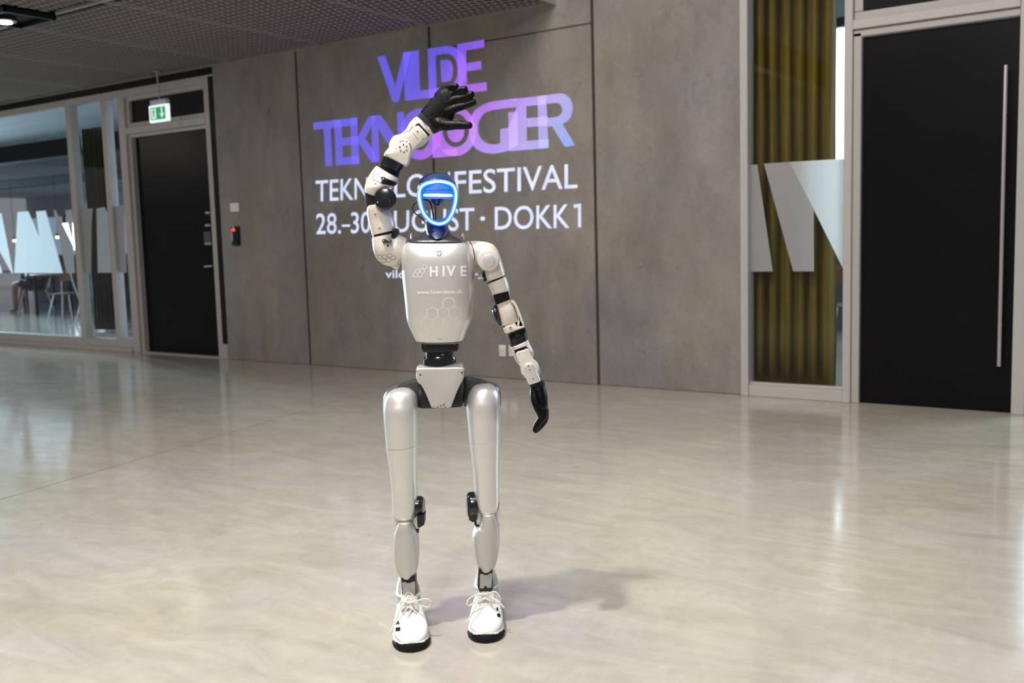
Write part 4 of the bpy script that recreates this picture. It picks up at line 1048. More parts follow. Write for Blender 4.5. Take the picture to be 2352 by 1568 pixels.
A2 = leg(
    [(1103, 882.4, 1121, 881.4, .02, .020), (1093, 884.8, 1130, 883.6, .02, .036), (1084.5, 890.5, 1138.5, 889.3, .02, .048), (1077, 899, 1144, 897.5, .02, .056), (1073, 911, 1147.6, 909, .02, .062), (1071.6, 930, 1149, 927, .018, .066), (1073, 955, 1149.8, 952, .018, .066), (1075.3, 980, 1149.8, 974, .02, .064), (1078, 1010, 1149.4, 1002, .022, .062), (1078.3, 1013, 1149.2, 1003.2, .022, .062)],
    [(1104, 876.2, 1119, 875.4, .062, .012), (1092, 878, 1131, 876.8, .062, .026), (1083.5, 882, 1140, 881, .062, .036), (1075.6, 889.5, 1146.6, 888.5, .062, .042), (1071.2, 900, 1149.8, 898.5, .062, .045), (1070, 914, 1150.8, 912, .062, .047), (1070, 932, 1151, 930, .062, .047)],
    [(1078.8, 1012.5, 1148.9, 1003, .022, .0615), (1078.8, 1014.5, 1148.9, 1004.7, .022, .0615)],
    [(1078.3, 1014, 1149.2, 1004.5, .022, .062), (1080, 1028, 1148.8, 1020, .024, .061), (1086.5, 1080, 1147, 1076, .028, .056), (1089.5, 1125, 1147, 1122, .032, .052), (1093, 1155, 1146.8, 1150, .032, .050), (1099, 1172, 1143, 1168, .032, .046), (1108, 1181, 1134, 1179, .032, .036)],
    [(1108, 1178.3, 1136, 1176.3, .016, .036, 3.2), (1105, 1193, 1141, 1190, .018, .042, 2.8), (1100, 1206, 1147, 1204, .022, .046), (1091, 1214, 1147.6, 1214, .024, .048), (1086, 1232, 1147.6, 1232, .026, .048), (1087, 1258, 1145.8, 1258, .03, .048), (1093, 1285, 1141.5, 1285, .03, .044), (1099, 1299, 1136.5, 1299, .03, .040), (1104, 1310, 1130.5, 1309, .03, .032), (1109, 1314, 1127, 1313.4, .03, .026)], 1)
# calf shells behind the shin guards, and the outer knee side plates
robj('calf_shell', loft([(902, 1165, 957, 1165, .020, .043), (903.3, 1200, 959, 1190, .018, .043), (904.8, 1230, 960.5, 1225, .022, .042), (907, 1275, 961, 1272, .032, .036), (914, 1312, 955, 1310, .024, .026)], cap0=.01, cap1=.006), M_shell2, rob, 60)
robj('calf_shell', loft([(1095, 1160, 1147, 1155, .048, .043), (1094, 1195, 1147.5, 1190, .048, .043), (1084.3, 1230, 1147, 1228, .054, .042), (1085.5, 1262, 1144.5, 1262, .062, .036), (1097, 1301, 1137, 1300, .054, .026)], cap0=.01, cap1=.006), M_shell2, rob, 60)
for pts, ya in (([(903.3, 1170), (908, 1186), (915.5, 1192.5), (914.5, 1204), (909, 1221), (904.6, 1217)], -.018), ([(947, 1192.5), (955, 1186), (959.3, 1178), (960.3, 1214), (955, 1215), (949.5, 1203)], -.018),
                ([(1095.5, 1166), (1101, 1173), (1108, 1179), (1107.5, 1191), (1101.5, 1205), (1094.5, 1205)], .012), ([(1147, 1152), (1143.5, 1169), (1135, 1178), (1139, 1191), (1146, 1208), (1147.6, 1190)], .012)):
    robj('knee_cheek', plate(pts, ya, ya+.05, .003), M_shell, rob, 50)
for pts, ya in (([(953.5, 1215.5), (961, 1214), (961.3, 1224), (957, 1221.5)], -.016), ([(1089, 1202), (1103, 1204), (1099, 1209), (1093, 1209.5)], .014)):
    robj('knee_gap', plate(pts, ya, ya+.03, .001), M_blk, rob, None)
# knee actuators (black discs on the inner sides)
def knee(cx_, cy_, y, s, r, blk):
    bm = bmesh.new(); c = P(cx_, cy_, y); ax = (s, -.12, 0)
    lathe(bm, [(r, -.012), (r, .006), (r*.96, .010), (r*.78, .016), (r*.55, .017), (0, .017)], c, ax, 40)
    k = robj('knee_actuator', bm, M_gb, rob, 30)
    robj('actuator_base', plate(blk, y-.035, y+.03, .003), M_blk, k)
    T = bvh(k)
    return k
knee(961.5, 1162, .0, 1, .031, [(957, 1184), (974.5, 1184), (974, 1206), (969, 1208.5), (965.5, 1211.5), (958.8, 1211)])
knee(1084.5, 1160, .03, -1, .041, [(1073.5, 1172), (1095.5, 1168), (1094, 1199), (1083, 1199), (1081.5, 1196.5), (1078, 1196)])
# ankles
def ankle(pts, plt, scr, y, yaw_lab):
    a = robj('ankle_bracket', plate(pts, y, y+.05, .002), M_blk, rob)
    q = robj('ankle_plate', plate(plt, y-.003, y, .0012), M_steel if False else mat('ankle_silver', (.45, .43, .42), .4, .5, var=.08, scale=60), a)
    dots('ankle_screw', scr, 2.0, bvh(q), M_steel, q, .0015)
ankle([(921.5, 1326), (953.5, 1324), (954.8, 1368), (955, 1376), (927.5, 1378), (924, 1370)],
      [(924, 1338), (926, 1337), (931, 1337.2), (935, 1339.5), (943, 1339), (947, 1336), (952, 1335.5), (953.3, 1338), (953.8, 1367), (951.5, 1370), (944, 1370.5), (941, 1366), (937, 1366), (934.5, 1371.5), (927.5, 1372.5), (925.5, 1369)], [(938.2, 1344.5), (938.8, 1361)], -.034, '')
ankle([(1099, 1306), (1131, 1306), (1131, 1352), (1129, 1358), (1101, 1358), (1097, 1348)],
      [(1102, 1319.5), (1104, 1318.2), (1109, 1318.3), (1112, 1320.5), (1120, 1320), (1124, 1317), (1129.5, 1315.8), (1130.8, 1318), (1129, 1347), (1127.5, 1349.5), (1119.5, 1350.5), (1117.5, 1345.5), (1113, 1346), (1110.5, 1351.5), (1103.5, 1351.5), (1101.8, 1349)], [(1116, 1325), (1114.8, 1342)], -.004, '')

# ---- sneakers
M_shoe = mat('white_knit_shoe', (.86, .85, .83), .8, var=.02, scale=60, bump=.25, bscale=700)
M_lace = mat('cream_lace', (.80, .76, .68), .9, var=.05, scale=80, bump=.4, bscale=900)
M_sole = mat('white_midsole', (.82, .81, .79), .5, var=.02)
M_rub = mat('black_toe_rubber', (.018, .017, .018), .7, var=.2, bump=.5, bscale=250)
def sneaker(toe, ank, yank, stripes, lab, outer):
    tf = RMi @ flr(*toe); ap = P(ank[0], ank[1], yank)
    d = Vector((ap.x-tf.x, ap.y-tf.y, 0)); Ls = .285
    ux = d.normalized(); base = Vector((tf.x, tf.y, 0)); sd = Vector((ux.y, -ux.x, 0))   # along heel direction / side
    def S(s, a, z): return base + ux*s + sd*a + Vector((0, 0, z))
    # sections along the shoe: s from toe, half width, top height, side asymmetry
    prof = [(.004, .014, .030), (.010, .027, .040), (.022, .038, .050), (.045, .0475, .060), (.075, .0505, .068), (.105, .049, .078), (.135, .0455, .090), (.165, .0415, .100), (.20, .038, .104), (.235, .036, .106), (.265, .032, .112), (.282, .022, .112)]
    prof = cmr(prof, 4)
    bm = bmesh.new(); n = 28; rings = []
    for s, hw, top in prof:
        r_ = []
        for i in range(n):
            t = 2*math.pi*i/n; c_, s_ = math.cos(t), math.sin(t)
            e = 2.6 if s < .12 else 2.2
            wz_ = 1.0 - (.30*max(0, s_)**1.5 if s > .06 else .15*max(0, s_))
            x = hw*math.copysign(abs(c_)**(2/e), c_)*wz_; z = .018+(top-.018)*.5 + (top-.018)*.5*math.copysign(abs(s_)**(2/e), s_)
            r_.append(bm.verts.new(S(s, x, z)))
        rings.append(r_)
    for A, Bq in zip(rings, rings[1:]):
        for i in range(n): bm.faces.new((A[i], A[(i+1) % n], Bq[(i+1) % n], Bq[i]))
    bm.faces.new(rings[0]); bm.faces.new(rings[-1]); bmesh.ops.recalc_face_normals(bm, faces=bm.faces[:])
    sh = robj('sneaker', bm, M_shoe, rob, 180, lab)
    T = bvh(sh)
    # padded ankle collar: a closed wall, high at the heel
    bm = bmesh.new(); rows = []; N_ = 32; rim = []
    for j in range(7):
        v = j/6; r_ = []
        for k in range(N_):
            t = 2*math.pi*k/N_; h = .100 + .052*max(0, math.sin(t))**1.6 + .006*max(0, -math.sin(t))
            z = .060+(h-.060)*v; kk = 1-.10*v+.05*math.sin(v*math.pi)
            q = S(.214+.060*math.sin(t)*(1-.06*v), .0375*math.cos(t)*kk, z); r_.append(bm.verts.new(q))
            if j == 6: rim.append(q)
        rows.append(r_)
    for A, Bq in zip(rows, rows[1:]):
        for k in range(N_): bm.faces.new((A[k], A[(k+1) % N_], Bq[(k+1) % N_], Bq[k]))
    bmesh.ops.solidify(bm, geom=bm.faces[:], thickness=.006); bmesh.ops.recalc_face_normals(bm, faces=bm.faces[:]); cl_ = robj('ankle_collar', bm, M_shoe, sh, 180)
    bm = bmesh.new(); tube(bm, rim, .0045, 8, closed=True, sub=2); robj('collar_rim', bm, M_shoe, sh, 180)
    # tongue
    bm = bmesh.new(); rows = []
    for j in range(9):
        s = .110+.075*j/8; z = .082+.042*j/8; r_ = [bm.verts.new(S(s, .026*(-1+2*k/8)*(1-.1*j/8), z+.006*(1-((k-4)/4)**2))) for k in range(9)]; rows.append(r_)
    for A, Bq in zip(rows, rows[1:]):
        for k in range(8): bm.faces.new((A[k], A[k+1], Bq[k+1], Bq[k]))
    bmesh.ops.solidify(bm, geom=bm.faces[:], thickness=.006); bmesh.ops.recalc_face_normals(bm, faces=bm.faces[:]); robj('tongue', bm, M_shoe, sh, 180)
    # soles: white midsole and black outsole with toe bumper
    def outline(k, s0=0.0, s1=1.0, grow=0.0):
        P2 = [(s, hw+grow) for s, hw, _ in prof]; L_ = [S(s-(grow if s < .1 else -grow)*(1 if s < .02 or s > .27 else 0), hw, k) for s, hw in P2]; R_ = [S(s-(grow if s < .1 else -grow)*(1 if s < .02 or s > .27 else 0), -hw, k) for s, hw in P2]
        return L_ + R_[::-1]
    bm = bmesh.new(); poly_extrude(bm, outline(.006, grow=.0025), Vector((0, 0, .022)), .004, 2); robj('midsole', bm, M_sole, sh, 40)
    bm = bmesh.new(); poly_extrude(bm, outline(.0005, grow=.003), Vector((0, 0, .006)), .0015, 1); robj('outsole', bm, M_rub, sh, 40)
    bm = bmesh.new(); rows = []
    for j in range(7):
        z = [.001, .007, .013, .019, .024, .0265, .027][j]; gr = [.002, .0055, .0065, .006, .0045, .002, -.003][j]; r_ = []
        q = [(.060, .0505), (.045, .0478), (.034, .044), (.024, .0395), (.016, .034), (.010, .0275), (.005, .019), (.002, .010), (.0, .0)]
        full = q + [(a, -b) for a, b in q[::-1][1:]]
        for k, (s, a) in enumerate(full):
            side = abs(k-8)/8; zz = z*(1-.35*side**3) if j > 2 else z
            aa = a+math.copysign(gr, a)*(abs(a)/.05) if a else 0
            r_.append(bm.verts.new(S(s-gr*(1-side), aa, zz)))
        rows.append(r_)
    for A, Bq in zip(rows, rows[1:]):
        for k in range(len(A)-1): bm.faces.new((A[k], A[k+1], Bq[k+1], Bq[k]))
    bmesh.ops.solidify(bm, geom=bm.faces[:], thickness=.002); bmesh.ops.recalc_face_normals(bm, faces=bm.faces[:]); robj('toe_guard', bm, M_rub, sh, 180)
    for st_ in stripes: surf_patch('side_stripe', st_, T, M_ink, sh, 3, 3, .0012)
    # laces
    def top(s, a):
        h = T.ray_cast(S(s, a, .4), Vector((0, 0, -1)))
        z = h[0].z if h[0] else .09
        return z
    for j in range(5):
        s = .100+.017*j; w_ = .020+.001*j
        for sg in (-1, 1):
            if j == 4 and sg == 1: continue
            bm = bmesh.new(); tube(bm, [S(s+.017*t, sg*w_*(1-2*t), max(top(s+.017*t, sg*w_*(1-2*t)), .0) + .003+.008*(1-(2*t-1)**2)+(.012 if j > 2 else .004)*(1-(2*t-1)**2)) for t in (0, .25, .5, .75, 1)], .0022, 8, sub=4, flat=.6); robj('lace', bm, M_lace, sh, 180)
    return sh, S
s1, S1 = sneaker((947, 1498), (938, 1360), 0, [
    [(909.5, 1441.5), (919.5, 1440), (920, 1448.2), (908.8, 1449.8)], [(912, 1428.5), (915.5, 1425), (918, 1433), (909.5, 1434.5)], [(912.5, 1414.5), (915.5, 1411.5), (914.5, 1417.5), (911.5, 1418.5)]], 'white sneaker with black toe and black side stripes', -1)
s2, S2 = sneaker((1116, 1477), (1116, 1340), .03, [
    [(1140.6, 1409), (1148.2, 1409.3), (1149.2, 1417.5), (1142.5, 1416.5)], [(1139.8, 1394.5), (1143, 1395.5), (1144.6, 1402.8), (1140.4, 1401.5)]], 'white sneaker with black toe and two black side stripes', 1)
def lacebow(sh, paths, y, r=.0024):
    for pts in paths:
        bm = bmesh.new(); tube(bm, [P(a, b, y+(c if True else 0)) for a, b, c in pts], r, 8, sub=5); robj('lace', bm, M_lace, sh, 180)
lacebow(s1, [[(940, 1385, 0), (955, 1381, -.015), (972, 1375.5, -.02), (984, 1377, -.02), (990, 1386, -.02), (984, 1394, -.02), (972, 1392, -.02), (955, 1388, -.012), (942, 1387, 0)],
             [(940, 1386, 0), (925, 1389, -.015), (918, 1400, -.03), (911, 1419, -.045), (903, 1438, -.055), (897, 1452, -.06)],
             [(940, 1386, 0), (930, 1383, -.01), (921, 1381, -.012), (919, 1385, -.015), (927, 1389, -.012), (940, 1388, 0)],
             [(940, 1387, 0), (946, 1395, -.01), (941, 1406, -.02), (935, 1418, -.035), (928, 1427, -.045)]], -.075)
lacebow(s2, [[(1113, 1366, 0), (1097, 1366, -.015), (1080, 1373, -.02), (1072.5, 1384, -.025), (1077, 1390.5, -.025), (1088, 1384, -.02), (1100, 1373, -.012), (1113, 1368, 0)],
             [(1113, 1366, 0), (1125, 1361, -.015), (1138, 1359, -.02), (1147.5, 1370, -.022), (1148.5, 1381, -.022), (1139, 1385, -.02), (1126, 1377, -.012), (1114, 1368, 0)],
             [(1112, 1367, 0), (1101, 1374, -.015), (1092, 1392, -.04), (1081, 1414, -.06), (1070.5, 1432, -.07)],
             [(1114, 1367, 0), (1128, 1372, -.015), (1141, 1379, -.03), (1150, 1386, -.035), (1158, 1396, -.04)]], -.045)

# ---- shoulders and arms
# hanging arm (picture right)
sho = robj('shoulder_housing', loft([(1074, 553.5, 1073, 600, .0, .040, 2.6), (1083, 553, 1084, 604, .0, .046, 2.6), (1100, 553.8, 1094, 607, .0, .050, 2.6), (1117, 555.5, 1104, 612, .0, .052, 2.5), (1132, 561, 1106, 618, .0, .052, 2.4), (1142, 572, 1108, 620, .0, .050, 2.4), (1149, 588, 1109, 622, .0, .048, 2.3), (1153.5, 602, 1110, 628, .0, .046, 2.3), (1158, 618, 1113, 640, .0, .043, 2.3), (1161, 631, 1117, 646, .0, .040, 2.3)], sub=5, cap1=.003), M_armw, rob, 60)
robj('shoulder_seam', loft([(1077.5, 552, 1092, 600, .0, .082, 3), (1079.5, 551.6, 1093.5, 600, .0, .082, 3)], sub=1), M_joint, rob) if False else None
bm = bmesh.new(); tube(bm, [P(1077.5, 552.8, -.03), P(1084, 562, -.048), P(1088.3, 580, -.055), P(1090.8, 600, -.055)], .0011, 8); robj('shoulder_seam', bm, M_ink, rob, 180)
cap_ = robj('shoulder_cap', disc(1121.5, 596.5, -.040, 25.5, .018, bev=.25), M_armw, rob, 30)
robj('cap_disc', disc(1122.8, 597.5, -.058, 14.2, .003, bev=.3), M_shell, cap_, 30)
robj('shoulder_rotor', plate(smoothpts([(1107, 631), (1110, 622), (1118, 620), (1121, 627), (1119, 636), (1117.5, 645), (1111.5, 646), (1109.5, 638), (1106.5, 636)], 3), -.03, .03, .003), M_blk, rob)
# dark seam and sleeve
robj('arm_seam', loft([(1118, 650, 1160.5, 633, .0, .038, 2.3), (1118.8, 652.3, 1161.3, 635.5, .0, .038, 2.3)], sub=1), M_blk, rob, 60)
sl = robj('upper_arm_sleeve', loft([(1119.3, 651.5, 1161.8, 634.5, .0, .0405, 2.3), (1123, 660, 1166.5, 646, .0, .0405, 2.3), (1128, 669, 1170, 660, .0, .040, 2.4), (1133, 680, 1171, 676, .0, .039, 2.6), (1137.5, 693, 1171, 689, .0, .038, 2.8), (1141, 701, 1173.5, 692, .0, .037, 2.8)], sub=5, cap0=.001), M_armw, rob, 60)
Ts = bvh(sl)
surf_patch('arm_pad', [(1134.2, 676.6), (1166.0, 668.5), (1169.6, 687.5), (1140.2, 699.5)], Ts, M_felt, sl)
elb = robj('elbow_drum', loft([(1141, 700, 1173, 691, .0, .034, 3), (1144.5, 716, 1181, 702, .0, .038, 3), (1149, 733, 1187, 720, .0, .038, 3), (1152.5, 747, 1190, 735.5, .0, .034, 3)], sub=4, cap1=.004), M_armw, rob, 60)
robj('elbow_side_shell', plate(smoothpts([(1174, 690), (1181, 692), (1186, 699), (1192, 712), (1198, 728), (1205, 750), (1198, 753), (1189, 752), (1188, 742), (1191, 734), (1187, 718), (1181, 703), (1174, 695)], 3), -.030, .03, .006, seg=3), M_armw, rob, 60)
robj('elbow_cover', loft([(1133.5, 703, 1141, 700, .0, .018, 2.2), (1129.5, 713, 1146, 711, .0, .030, 2.2), (1131, 725, 1149, 722, .0, .033, 2.2), (1137, 738, 1151.5, 735, .0, .030, 2.2), (1145, 747.5, 1152.5, 745, .0, .016, 2.2)], sub=5, n=32, cap0=.003, cap1=.003), M_gb, rob, 60)
robj('elbow_joint', loft([(1154, 748, 1187, 735, .004, .026, 3), (1157, 757, 1190, 746, .004, .024, 3)], sub=1), M_blk, rob)
br = robj('forearm_bracket', plate([(1156, 755), (1163, 748), (1182, 741), (1189, 752), (1203, 748.5), (1205, 752), (1182, 760), (1164, 767), (1159, 764)], -.034, .03, .003), M_armw, rob, 40)
dots('bracket_screw', [(1172, 752)], 3.4, bvh(br), M_steel, br, .002); dots('bracket_screw', [(1159.5, 754.5), (1184, 737.5)], 1.6, bvh(br), M_steel, br, .002)
def ribs(name, a0, b0, a1, b1, yc, yd, k, par=None, grow=2.0):
    """ribbed bellows between two picture edges"""
    S = []
    for i in range(k*2+1):
        t = i/(k*2); g_ = grow/2 if i % 2 else -grow/2
        lx, ly = a0[0]+(a1[0]-a0[0])*t, a0[1]+(a1[1]-a0[1])*t; rx, ry = b0[0]+(b1[0]-b0[0])*t, b0[1]+(b1[1]-b0[1])*t
        L_ = math.hypot(rx-lx, ry-ly); ex, ey = (rx-lx)/L_*g_, (ry-ly)/L_*g_
        S.append((lx-ex, ly-ey, rx+ex, ry+ey, yc, yd+g_*PXM, 2.2))
    return robj(name, loft(S, sub=1, n=36), M_blk if par is None else par, rob, 20)
ribs('ribbed_cuff', (1163.5, 768), (1206.8, 751.5), (1168, 779), (1208.5, 764), 0, .030, 4)
robj('forearm_cuff', loft([(1168, 779, 1208.5, 764.5, 0, .0295, 2.2), (1172, 796, 1212, 780, 0, .0295, 2.2)], sub=1), M_gb, rob, 40)
fa = robj('forearm_shell', loft([(1173, 797, 1213.5, 779.5, 0, .030, 2.8), (1176, 805, 1218, 791, 0, .031, 2.8), (1180, 816, 1224, 803, 0, .030, 2.8), (1184, 828, 1226.5, 812, .002, .026, 2.8), (1192, 838, 1225, 820, .004, .020, 2.8)], sub=4, cap0=.002, cap1=.004), M_armw, rob, 60)
Tf = bvh(fa)
surf_patch('forearm_recess', [(1181.5, 803.5), (1208, 794.5), (1213, 800.5), (1184, 812)], Tf, M_blk, fa, off=.0012)
pl_ = robj('forearm_plate', plate([(1185.5, 811), (1188, 808), (1210.5, 800.5), (1213.5, 803), (1219, 816), (1226, 826), (1235, 834), (1239.5, 846), (1234, 858), (1222, 868), (1206, 867), (1197, 857), (1195, 843), (1190.5, 828)], -.035, .0, .004, seg=3), M_armw, rob, 50)
dots('plate_screw', [(1191, 808.5), (1208, 802.5)], 2.0, bvh(pl_), M_steel, pl_, .001); dots('plate_screw', [(1181, 795.5)], 2.0, Tf, M_steel, fa, .001)
wj = robj('wrist_joint', disc(1219.5, 848.5, .02, 20.5, .045, bev=.15), M_shell, rob, 30)
wr = robj('wrist_link', plate(smoothpts([(1203, 846), (1207, 837), (1214, 833), (1222, 834), (1228, 839), (1232, 852), (1240, 870), (1241, 876), (1228, 881.5), (1215.5, 884), (1210, 874), (1206, 860)], 4), -.046, .0, .006, seg=3), M_shell, rob, 60)
dots('wrist_screw', [(1213.5, 840), (1217, 849), (1224.5, 870.5)], 1.5, bvh(wr), M_dkm, wr, .0008); dots('wrist_screw', [(1197.5, 851.5), (1232.5, 836)], 1.5, bvh(wj), M_dkm, wj, .0008)

# ---- gloves: palm and five separate fingers merged into one skin
M_glove = mat('black_grip_glove', (.002, .002, .002), .5, spec=.2, var=.3, scale=60)
nt = M_glove.node_tree; v_ = nt.nodes.new('ShaderNodeTexVoronoi'); v_.inputs['Scale'].default_value = 330; tcg = nt.nodes.new('ShaderNodeTexCoord'); nt.links.new(tcg.outputs['Object'], v_.inputs['Vector'])
b2 = nt.nodes.new('ShaderNodeBump'); b2.inputs['Strength'].default_value = .5; b2.inputs['Distance'].default_value = .0012; b2.invert = True
nt.links.new(v_.outputs['Distance'], b2.inputs['Height']); nt.links.new(b2.outputs[0], nt.nodes['Principled BSDF'].inputs['Normal']); nt.nodes['Principled BSDF'].inputs['Roughness'].default_value = .36
M_knit = mat('black_knit_cuff', (.02, .02, .022), .9, var=.2, bump=.6, bscale=400)
def hand(name, palm, fingers, lab, voxel=.0022):
    bm = loft(palm, sub=5, n=28, cap0=.003, cap1=.012, nexp=2.3)
    for pts in fingers:
        P3 = [P(a, b, y) for a, b, y, r in pts]; R_ = [r*PXM*1.22 for a, b, y, r in pts]
        q = cmr([(*p, r) for p, r in zip(P3, R_)], 5)
        for i, (x, y, z, r) in enumerate(q):
            pass
        rad = [c_[3] for c_ in q]
        b2 = bmesh.new(); tube(b2, [Vector(c_[:3]) for c_ in q], lambda t: rad[min(int(round(t*(len(rad)-1))), len(rad)-1)], 14, sub=1)
        bmesh.ops.create_uvsphere(b2, u_segments=14, v_segments=10, radius=rad[-1], matrix=Matrix.Translation(Vector(q[-1][:3])))
        bmesh.ops.create_uvsphere(b2, u_segments=14, v_segments=10, radius=rad[0], matrix=Matrix.Translation(Vector(q[0][:3])))
        me = bpy.data.meshes.new('t'); b2.to_mesh(me); b2.free(); bm.from_mesh(me); bpy.data.meshes.remove(me)
    o = robj(name, bm, M_glove, rob, 180, lab)
    rm = o.modifiers.new('r', 'REMESH'); rm.mode = 'VOXEL'; rm.voxel_size = voxel; rm.use_smooth_shade = True
    sm = o.modifiers.new('s', 'SMOOTH'); sm.factor = .5; sm.iterations = 4
    dg = bpy.context.evaluated_depsgraph_get(); dg.update(); me = bpy.data.meshes.new_from_object(o.evaluated_get(dg)); me.name = name
    o.modifiers.clear(); old = o.data; o.data = me; bpy.data.meshes.remove(old); return o
hand('gloved_hand', [(1216.5, 884, 1249, 876, 0, .024), (1221, 895, 1253, 890, -.002, .027), (1225, 912, 1257.5, 907, -.004, .031), (1230, 930, 1258.5, 930, -.004, .034), (1236, 946, 1258, 948, -.002, .033), (1240, 954, 1256, 956, 0, .030)],
     [[(1248, 942, -.030, 8.6), (1247, 957, -.032, 7.6), (1239, 968, -.033, 7.0), (1232, 978, -.033, 6.2), (1229, 987, -.032, 5.2)],
      [(1250, 945, -.010, 9.0), (1250, 962, -.010, 7.8), (1243, 974, -.012, 7.2), (1236, 983, -.012, 6.2), (1230.5, 989, -.012, 5.0)],
      [(1251, 945, .010, 8.6), (1251, 961, .010, 7.6), (1245, 972, .010, 7.0), (1238, 981, .009, 6.0), (1233, 987, .008, 5.0)],
      [(1251, 940, .028, 7.8), (1251, 956, .028, 7.0), (1246, 966, .028, 6.2), (1240, 974, .027, 5.2)],
      [(1226, 897, -.020, 7.5), (1228, 915, -.030, 8.2), (1234, 934, -.036, 7.6), (1240, 948, -.038, 6.6), (1242, 956, -.038, 5.4)]], 'black gloved hand hanging with curled fingers')
robj('glove_cuff', loft([(1215.5, 881.5, 1240.5, 871.5, 0, .0215, 2.4), (1216.0, 884, 1249.5, 875.5, 0, .0255, 2.4), (1218.5, 891.5, 1251.5, 885, 0, .0265, 2.4)], sub=3, n=32), M_knit, rob, 60)

# raised arm (picture left)
robj('shoulder_housing', loft([(935, 548, 930, 600, .0, .042, 2.6), (921, 541, 918, 606, .0, .048, 2.6), (913, 538.5, 905, 614, .0, .050, 2.5), (905, 541, 893, 607, .0, .046, 2.4), (898, 548, 886, 600, .0, .040, 2.3)], sub=5, cap1=.004), M_armw, rob, 60)
ua = robj('upper_arm_bend', loft([(908, 612, 921, 586, -.006, .036, 2.3), (893, 611, 921, 575, -.008, .042, 2.3), (878, 605, 914, 562, -.010, .046, 2.3), (866, 594, 906, 553, -.012, .048, 2.3), (858.5, 577, 903, 548, -.012, .047, 2.3), (856, 560, 903.5, 543.5, -.012, .045, 2.3), (855.3, 546, 905.5, 537, -.012, .043, 2.3)], sub=5, cap0=.008, cap1=.002), M_armw, rob, 60)
robj('arm_point', plate([(884, 606), (921, 585), (916, 604), (911.5, 620), (905, 617)], -.030, .02, .004), M_armw, rob, 60)
Tu = bvh(ua)
decal('hexagon_print', [p for p in hexes([(872.5, 588.5+1), (880.5, 600-1.5), (883.7, 589.5), (892.7, 597.3), (894.7, 587-.5), (903.5, 594.5-5.5+3)], 6.0, .7, rot=30, sy=.8, sh=-.05)], Tu, M_inkg, ua, .0006)
dots('arm_screw', [(890.6, 564.2)], 2.4, Tu, M_blk, ua, .0006)
robj('arm_seam', loft([(856.5, 541.5, 904.5, 529.5, -.012, .041, 2.3), (855.8, 544.5, 905.5, 533.5, -.012, .041, 2.3)], sub=1), M_blk, rob, 60)
bk = robj('arm_bracket', plate(smoothpts([(878, 550), (883, 548.5), (889, 551.5), (896, 550), (897.5, 554), (893, 557), (886, 555.5), (880, 557.5), (877.5, 554)], 3), -.066, -.04, .002), M_blk, rob)
dots('bracket_screw', [(881, 553), (894, 553)], 1.7, bvh(bk), M_steel, bk, .001)
robj('arm_rotor', plate(smoothpts([(900, 533), (908, 524), (912.5, 529), (911, 539), (904, 548), (900.5, 545)], 3), -.04, .02, .003), M_blk, rob)
up = robj('upper_arm_sleeve', loft([(855, 541, 906.5, 529, -.012, .043, 2.3), (851, 526, 908, 519, -.012, .043, 2.3), (846.5, 508, 905.5, 506, -.012, .042, 2.3), (843.5, 492, 899.5, 492, -.014, .041, 2.3), (843, 482, 890, 480, -.016, .039, 2.3), (845, 474, 886, 470, -.018, .036, 2.3)], sub=5, cap1=.004), M_armw, rob, 60)
dots('sleeve_screw', [(871.5, 523.3), (862.2, 491.5)], 2.7, bvh(up), M_steel, up, .001)
fp = robj('elbow_core', loft([(846, 484, 884, 478, -.010, .034, 2.4), (840.5, 470, 884, 462, -.010, .036, 2.4), (838.5, 452, 886, 446, -.010, .037, 2.4), (838.2, 440, 890, 434, -.010, .037, 2.4)], sub=4), M_felt, rob, 60, 'black fabric elbow pad')
dots('elbow_screw', [(845, 484), (851, 486), (856, 485)], 2.0, bvh(fp), M_steel, fp, .003)
fl = robj('forearm_fork', loft([(840, 440, 872, 452, -.022, .032, 2.5), (838.5, 432, 890, 434, -.022, .036, 2.5), (839.5, 424, 903, 428, -.020, .037, 2.6), (844, 412, 911, 421, -.018, .037, 2.6), (850, 400, 913.5, 418, -.016, .036, 2.6), (857, 390, 914.5, 411, -.014, .034, 2.6), (864, 381.5, 914.5, 409.5, -.012, .031, 2.6)], sub=5, cap0=.006, cap1=.004), M_armw, rob, 60)
Tfl = bvh(fl)
robj('elbow_cover', disc(885.6, 457.7, -.050, 25.0, .022, ax=(-.05, -1, .08), bev=.25, n=48), M_gb, rob, 30)
ec = bpy.data.objects['elbow_cover.001'] if 'elbow_cover.001' in bpy.data.objects else bpy.data.objects['elbow_cover']
dots('cover_screw', [(888.5, 436), (867.5, 465)], 1.7, bvh(ec), M_steel, ec, .001)
bm = bmesh.new(); Te = bvh(ec)
decal('cover_groove', sum([seg_line(a, b, .8, 2) for a, b in (((868, 466), (880, 455)), ((880, 455), (890, 454)), ((890, 454), (896, 460)), ((896, 460), (895, 472)))], []), Te, M_dkm, ec, .0004)
pdk = surf_patch('forearm_insert', [(880, 407.5), (911, 419), (909, 427.5), (874.5, 421)], Tfl, M_blk, fl, off=.002)
surf_patch('forearm_insert', [(875, 406), (885.5, 408), (884, 415.5), (875.5, 412)], Tfl, M_blk, fl, off=.0025)
dots('fork_screw', [(868.5, 408.2-10), (862, 420.6)], 2.2, Tfl, M_steel, fl, .001); dots('fork_screw', [(880.3, 411)], 2.0, bvh(pdk), M_steel, fl, .003)
decal('fork_panel_line', seg_line((862, 384), (856, 412), .7, 4)+seg_line((856, 412), (876, 420), .7, 4), Tfl, M_joint, fl, .0004)
ribs('ribbed_cuff', (869.5, 384), (914.5, 409), (873, 373.5), (918, 397), -.012, .031, 4)
robj('forearm_cuff', loft([(873, 373.5, 918.5, 397.5, -.012, .0305, 2.2), (880, 357, 929.5, 380, -.012, .0305, 2.2)], sub=1), M_gb, rob, 40)
